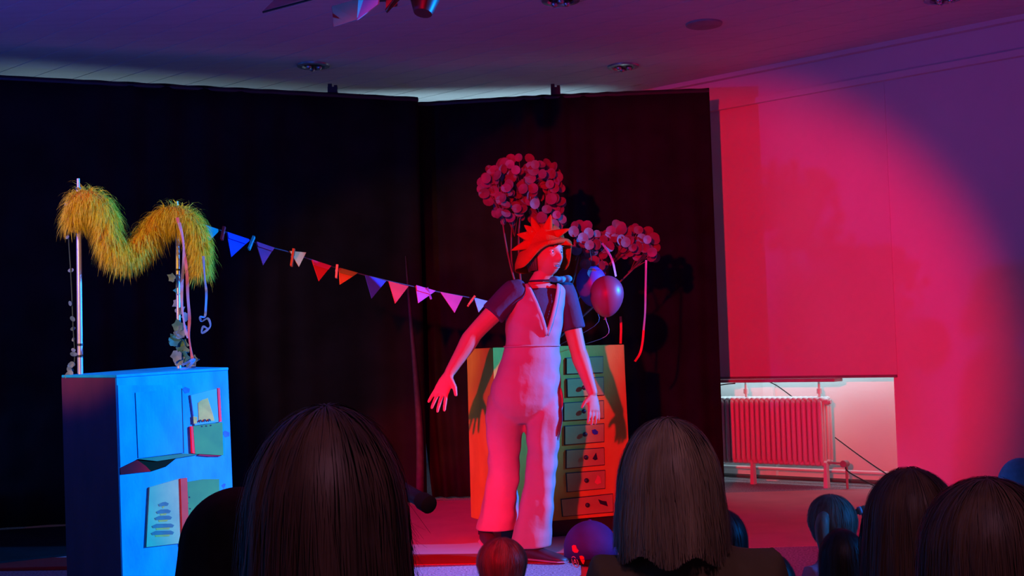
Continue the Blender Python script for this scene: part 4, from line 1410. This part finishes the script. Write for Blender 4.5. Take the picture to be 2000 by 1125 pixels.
def hm(name, col, col2, rough=.5):
    return mat(name, col, rough, .1, 26, stretch=(1, 1, .07), col2=col2, lo=.35, hi=.65, spec=.35)
H_brown = hm('hair_brown', (0.13, 0.065, 0.045), (0.055, 0.027, 0.02))
H_blond = hm('hair_blond', (0.42, 0.29, 0.17), (0.20, 0.13, 0.075))
H_dark = hm('hair_dark', (0.030, 0.018, 0.014), (0.012, 0.008, 0.007))
H_mid = hm('hair_chestnut', (0.16, 0.085, 0.05), (0.07, 0.035, 0.025))
H_sandy = hm('hair_sandy', (0.36, 0.25, 0.18), (0.18, 0.12, 0.09))
M_hood = mat('black_fleece', (0.012, 0.011, 0.013), .95, .2, 30, spec=.1)
CL = {k: mat('cloth_' + k, c_, .85, .1, 14, bump=.15, bscale=80) for k, c_ in dict(olive=(.16, .11, .05), plum=(.12, .05, .09), black=(.012, .011, .013), pink=(.62, .22, .34), navy=(.03, .05, .16),
      teal=(.02, .20, .26), grey=(.18, .17, .19), wine=(.20, .03, .06), denim=(.05, .07, .14), brown=(.10, .07, .05)).items()}
def sitter(px, py_top, Y, head_px, label, top, trous='denim', yaw=0.0, child=True, crown=.897):
    """head_px: half width of the hair in the photograph; scale follows the height of the crown above the floor"""
    p = at(px, py_top, Y)
    k = p.z / crown
    r_ = thing('person', V((p.x, Y, 0)), label, 'person', 'seated audience')
    r_.rotation_euler = (0, 0, math.radians(yaw))
    r_.scale = (k, k, k)
    me = CHILD if child else ADULT
    lobj('body', me[0], r_)
    lobj('top', me[1], r_, CL[top])
    lobj('trousers', me[2], r_, CL[trous])
    return r_, k, head_px * Y / F_PX / k
# 1 front woman
r_, k, a = sitter(634, 795, 1.55, 148, 'woman with dark brown shoulder length hair seen from behind, biggest head', 'plum', 'black', 0, False)
hair_obj(r_, H_brown, a=a, b=.118, c=.125, zback=lambda p: .565 + .012 * math.sin(p * 5), flare=.10, flick=.22, rid=.06, seed=3, strands=4200, wisps=.03)
# 2 hooded figure
r_, k, a = sitter(462, 952, 2.35, 112, 'person in a black hooded top, hood up, left of the brown haired woman', 'black', 'black', 0, False, .905)
hair_obj(r_, M_hood, a=a, b=.135, c=.133, zback=lambda p: .52, zfront=.83, flare=.30, rid=.03, seed=5, strands=0, name='hood')
# 3 blonde woman
r_, k, a = sitter(1304, 820, 2.23, 103, 'woman with a straight light bob and an olive top before the radiator', 'olive', 'black', 0, True)
tp_ = [c_ for c_ in r_.children if c_.name.startswith('top')][0]
tp_.scale = (0.90, 1.0, 1.10)
tp_.location.x = 0.022
hair_obj(r_, H_blond, a=a * .95, b=.115, c=.127, zback=lambda p: .670 + .01 * math.sin(p * 7), flare=.13, rid=.045, seed=8, strands=3600, wisps=.006)
# 4 short haired child
r_, k, a = sitter(979, 1050, 3.6, 49, 'child with cropped brown hair sitting before the performer\'s feet', 'wine', 'denim', 4)
hair_obj(r_, H_mid, a=a, b=.108, zback=lambda p: .70, zfront=.83, flare=-.12, rid=.03, seed=11, strands=900, wisps=.006)
# 5 child in a cap
r_, k, a = sitter(1152, 1020, 3.75, 49, 'child in a blue cap with red patches and a ringed letter', 'teal', 'denim', -8)
hair_obj(r_, H_dark, a=a * .95, b=.104, c=.118, zback=lambda p: .69, zfront=.83, flare=-.1, rid=.03, seed=13, strands=500, wisps=.006)
M_cap = mat('cap_blue', (0.025, 0.06, 0.42), .8, .1, 14, bump=.1, bscale=120)
ca, cb, cc_ = a * 1.06, .116, .137
capz = .768
mb = MB()
rings = []
for j in range(12):
    t = j / 11
    th_ = max(.02, t * PI / 2 * 1.02)
    rings.append([V((ca * math.sin(th_) * math.cos(2 * PI * i / 36) * (1 + .012 * math.cos(12 * PI * i / 36)), .004 + cb * math.sin(th_) * math.sin(2 * PI * i / 36), capz + cc_ * math.cos(th_) - (.035 if j == 11 else 0))) for i in range(36)])
vs = [p for q in rings for p in q]
mb.add(vs, [(j * 36 + i, j * 36 + (i + 1) % 36, (j + 1) * 36 + (i + 1) % 36, (j + 1) * 36 + i) for j in range(11) for i in range(36)] + [tuple(range(36))[::-1]])
cap = lmesh('cap', mb, M_cap, r_)
solidify(cap, .004)
bl = []
for i in range(17):
    t = -1 + 2 * i / 16
    bl.append((V((.085 * t, cb * math.sqrt(max(0, 1 - (t * .9) ** 2)) * .98, capz - .02 - .012 * t * t)), V((.080 * t, .085 + cb * math.sqrt(max(0, 1 - (t * .85) ** 2)) * .9, capz - .035 - .02 * t * t))))
mb = MB()
for s_ in (0, -.004):
    pass
vv = []
for p, q in bl:
    vv += [p, q, p - EZ * .005, q - EZ * .005]
ff = []
for i in range(16):
    A, B = i * 4, i * 4 + 4
    ff += [(A, A + 1, B + 1, B), (A + 2, B + 2, B + 3, A + 3), (A + 1, A + 3, B + 3, B + 1), (A, B, B + 2, A + 2)]
ff += [(0, 2, 3, 1), (64, 65, 67, 66)]
mb.add(vv, ff)
lmesh('bill', mb, M_cap, cap)
lmesh('button', MB().ball(V((0, .004, capz + cc_)), (.010, .010, .006), 10, 6), M_cap, cap)
mw = Matrix.Translation(r_.location) @ Matrix.Rotation(r_.rotation_euler[2], 4, 'Z') @ Matrix.Scale(k, 4)
mi = mw.inverted()
def oncap(px, py, off=0.0015):
    """where the line of sight first meets the crown of the cap (cap coordinates)"""
    o_ = mi @ CAM
    d_ = (mi @ at(px, py, 3.0)) - o_
    S = lambda v_: V((v_.x / (ca + off), (v_.y - .004) / (cb + off), (v_.z - capz) / (cc_ + off) if v_.z > -9 else 0))
    O, D = S(o_), V((d_.x / (ca + off), d_.y / (cb + off), d_.z / (cc_ + off)))
    A, B, C_ = D.dot(D), 2 * O.dot(D), O.dot(O) - 1
    disc_ = B * B - 4 * A * C_
    t = (-B - math.sqrt(max(0, disc_))) / (2 * A)
    return o_ + d_ * t
def cappatch(name, pix, m, lab):
    pts = [oncap(*q, .0025) for q in pix]
    cpt = sum(pts, V()) / len(pts)
    nv = V((cpt.x / ca ** 2, (cpt.y - .004) / cb ** 2, (cpt.z - capz) / cc_ ** 2)).normalized()
    o = lmesh(name, MB().prism([p - nv * .002 for p in pts], nv * .004), m, cap, False)
    o['label'] = lab
def cz(x, y):
    return (1090 + x / 9, 1000 + y / 9)
cappatch('cap_patch', [cz(*q) for q in ((245, 600), (270, 580), (310, 585), (330, 640), (365, 680), (345, 715), (290, 715), (255, 680))], mat('patch_red', (.7, .06, .12), .7), 'crimson heart shaped patch')
cappatch('cap_patch', [cz(*q) for q in ((375, 775), (415, 768), (455, 790), (470, 860), (450, 920), (425, 900), (395, 840))], mat('patch_orange', (.85, .07, .03), .7), 'orange leaf shaped patch')
M_line = mat('patch_white', (.62, .55, .66), .6)
rg = [oncap(*cz(300 + 62 * math.cos(q) * .88 + 22 * math.sin(q), 878 + 92 * math.sin(q) + 18 * math.cos(q)), .002) for q in [2 * PI * i / 24 for i in range(25)]]
rgo = lmesh('ring_emblem', MB().tube(rg, .0014 / k, 6), M_line, cap)
rgo['label'] = 'thin white ring with the letter A inside'
for seg in (((275, 930), (290, 820)), ((290, 820), (335, 935)), ((281, 890), (318, 892))):
    lmesh('letter_stroke', MB().tube([oncap(*cz(*seg[0]), .002), oncap(*cz((seg[0][0] + seg[1][0]) / 2, (seg[0][1] + seg[1][1]) / 2), .002), oncap(*cz(*seg[1]), .002)], .0013 / k, 6), M_line, rgo)
# 6 dark haired child behind the blonde woman
r_, k, a = sitter(1410, 995, 3.5, 47, 'dark haired child half hidden at the right of the light bob', 'navy', 'denim', 12)
hair_obj(r_, H_dark, a=a, b=.106, zback=lambda p: .64, flare=.02, rid=.03, seed=17, strands=900, wisps=.008)
# 7 low dark head
r_, k, a = sitter(1492, 1075, 2.85, 60, 'child with smooth black hair, lowest head right of the bob', 'black', 'black', 0)
hair_obj(r_, H_dark, a=a, b=.115, zback=lambda p: .62, flare=.06, rid=.03, seed=19, strands=900, wisps=.006)
# 8 pigtail child
r_, k, a = sitter(1624, 966, 3.7, 50, 'child with two light pigtails and a pink top', 'pink', 'denim', 36)
_, fn = hair_obj(r_, H_sandy, a=a, b=.108, zback=lambda p: .70, zfront=.835, flare=-.15, rid=.03, seed=23, strands=1200, wisps=.006)
M_tie = mat('hair_tie', (.7, .6, .75), .5)
for s, dz in ((-1, 0), (1, .0)):
    rt = V((s * a * .92, -.045, .815))
    pts = smoothpath([rt, rt + V((s * .035, -.022, .005)), rt + V((s * .058, -.03, -.05)), rt + V((s * .050, -.03, -.13)), rt + V((s * .038, -.02, -.19))], 12)
    pt_ = lmesh('pigtail', MB().tube(pts, [.012, .014, .020, .026, .029, .030, .029, .027, .023, .018, .011, .004], 14), H_sandy, r_)
    lmesh('hair_tie', MB().tube([pts[1] - (pts[2] - pts[1]) * .3, pts[1] + (pts[2] - pts[1]) * .5], .019, 12), M_tie, pt_)
# 9 dark hood before the pigtails
r_, k, a = sitter(1645, 1034, 3.2, 46, 'child with very dark short hair in front of the pigtailed child', 'black', 'black', 0)
hair_obj(r_, H_dark, a=a, b=.105, zback=lambda p: .62, flare=.05, rid=.02, seed=29, strands=700, wisps=.004)
# 10 long chestnut hair
r_, k, a = sitter(1780, 915, 2.6, 88, 'child with long loose chestnut hair beside the pigtailed child', 'brown', 'denim', 0)
hair_obj(r_, H_mid, a=a, b=.114, zback=lambda p: .50 + .02 * math.sin(p * 6), flare=.24, rid=.06, seed=31, strands=2600, wisps=.02)
# 11 big brown head at the right edge
r_, k, a = sitter(1932, 935, 2.0, 132, 'person with thick dark brown hair at the right edge, nearest on that side', 'brown', 'black', 0, False)
hair_obj(r_, H_mid, a=a, b=.116, zback=lambda p: .60, flare=.10, rid=.06, seed=37, strands=2800, wisps=.02)
# 12 pale blue hat far right
r_, k, a = sitter(1993, 897, 4.1, 42, 'child in a pale blue knitted hat at the far right behind the thick brown hair', 'grey', 'denim', 0)
hair_obj(r_, H_sandy, a=a * .92, b=.104, c=.12, zback=lambda p: .68, flare=-.1, rid=.03, seed=41, strands=400, wisps=.006)
mb = MB()
rings = []
for j in range(11):
    th_ = max(.02, PI / 2 * 1.12 * j / 10)
    rings.append([V((a * 1.04 * math.sin(th_) * math.cos(2 * PI * i / 40) * (1 + .015 * math.cos(2 * PI * i / 2)), .004 + .115 * math.sin(th_) * math.sin(2 * PI * i / 40), .768 + .135 * math.cos(th_))) for i in range(40)])
vs = [p for q in rings for p in q]
mb.add(vs, [(j * 40 + i, j * 40 + (i + 1) % 40, (j + 1) * 40 + (i + 1) % 40, (j + 1) * 40 + i) for j in range(10) for i in range(40)] + [tuple(range(40))[::-1]])
M_knit = mat('pale_blue_knit', (.25, .62, .75), .9, .1, 40, bump=.3, bscale=120)
kh = lmesh('knitted_hat', mb, M_knit, r_)
solidify(kh, .005)
rg = [V((a * 1.05 * math.cos(2 * PI * i / 40), .004 + .117 * math.sin(2 * PI * i / 40), .765)) for i in range(41)]
lmesh('hat_cuff', MB().tube(rg, .014, 8, flat=1.0), M_knit, kh)

# ---------------------------------------------------------------- microphone on a boom stand, half hidden by the front woman's hair
mic_y = 2.35
me_ = at(838, 986, mic_y)
ms_ = at(772, 946, mic_y + .10)
r_ = thing('microphone', V((at(765, 960, mic_y + .2).x, mic_y + .2, 0)), 'dark tube shaped microphone on a boom poking out beside the brown hair', 'microphone')
px_ = r_.location.x
pole_top = V((px_, mic_y + .2, ms_.z + .05))
build('base', MB().lathe(V((px_, mic_y + .2, 0)), EZ, [(.01, 0), (.09, 0), (.09, .012), (.03, .022), (.012, .024)], 24), M_dark, r_, smooth='auto')
build('pole', MB().cyl(V((px_, mic_y + .2, .01)), pole_top, .010), M_dark, r_, smooth='auto')
build('boom', MB().tube([pole_top - EZ * .02, ms_], .007, 8), M_dark, r_, smooth='auto')
ax_ = (me_ - ms_).normalized()
build('barrel', MB().tube([ms_, ms_.lerp(me_, .8)], [.0135, .0145], 16), M_dark, r_, smooth='auto')
build('head', MB().tube([ms_.lerp(me_, .75), ms_.lerp(me_, .82), me_, me_ + ax_ * .004], [.015, .0175, .0175, .012], 18), mat('mic_foam', (.015, .015, .018), .9), r_, smooth='auto')
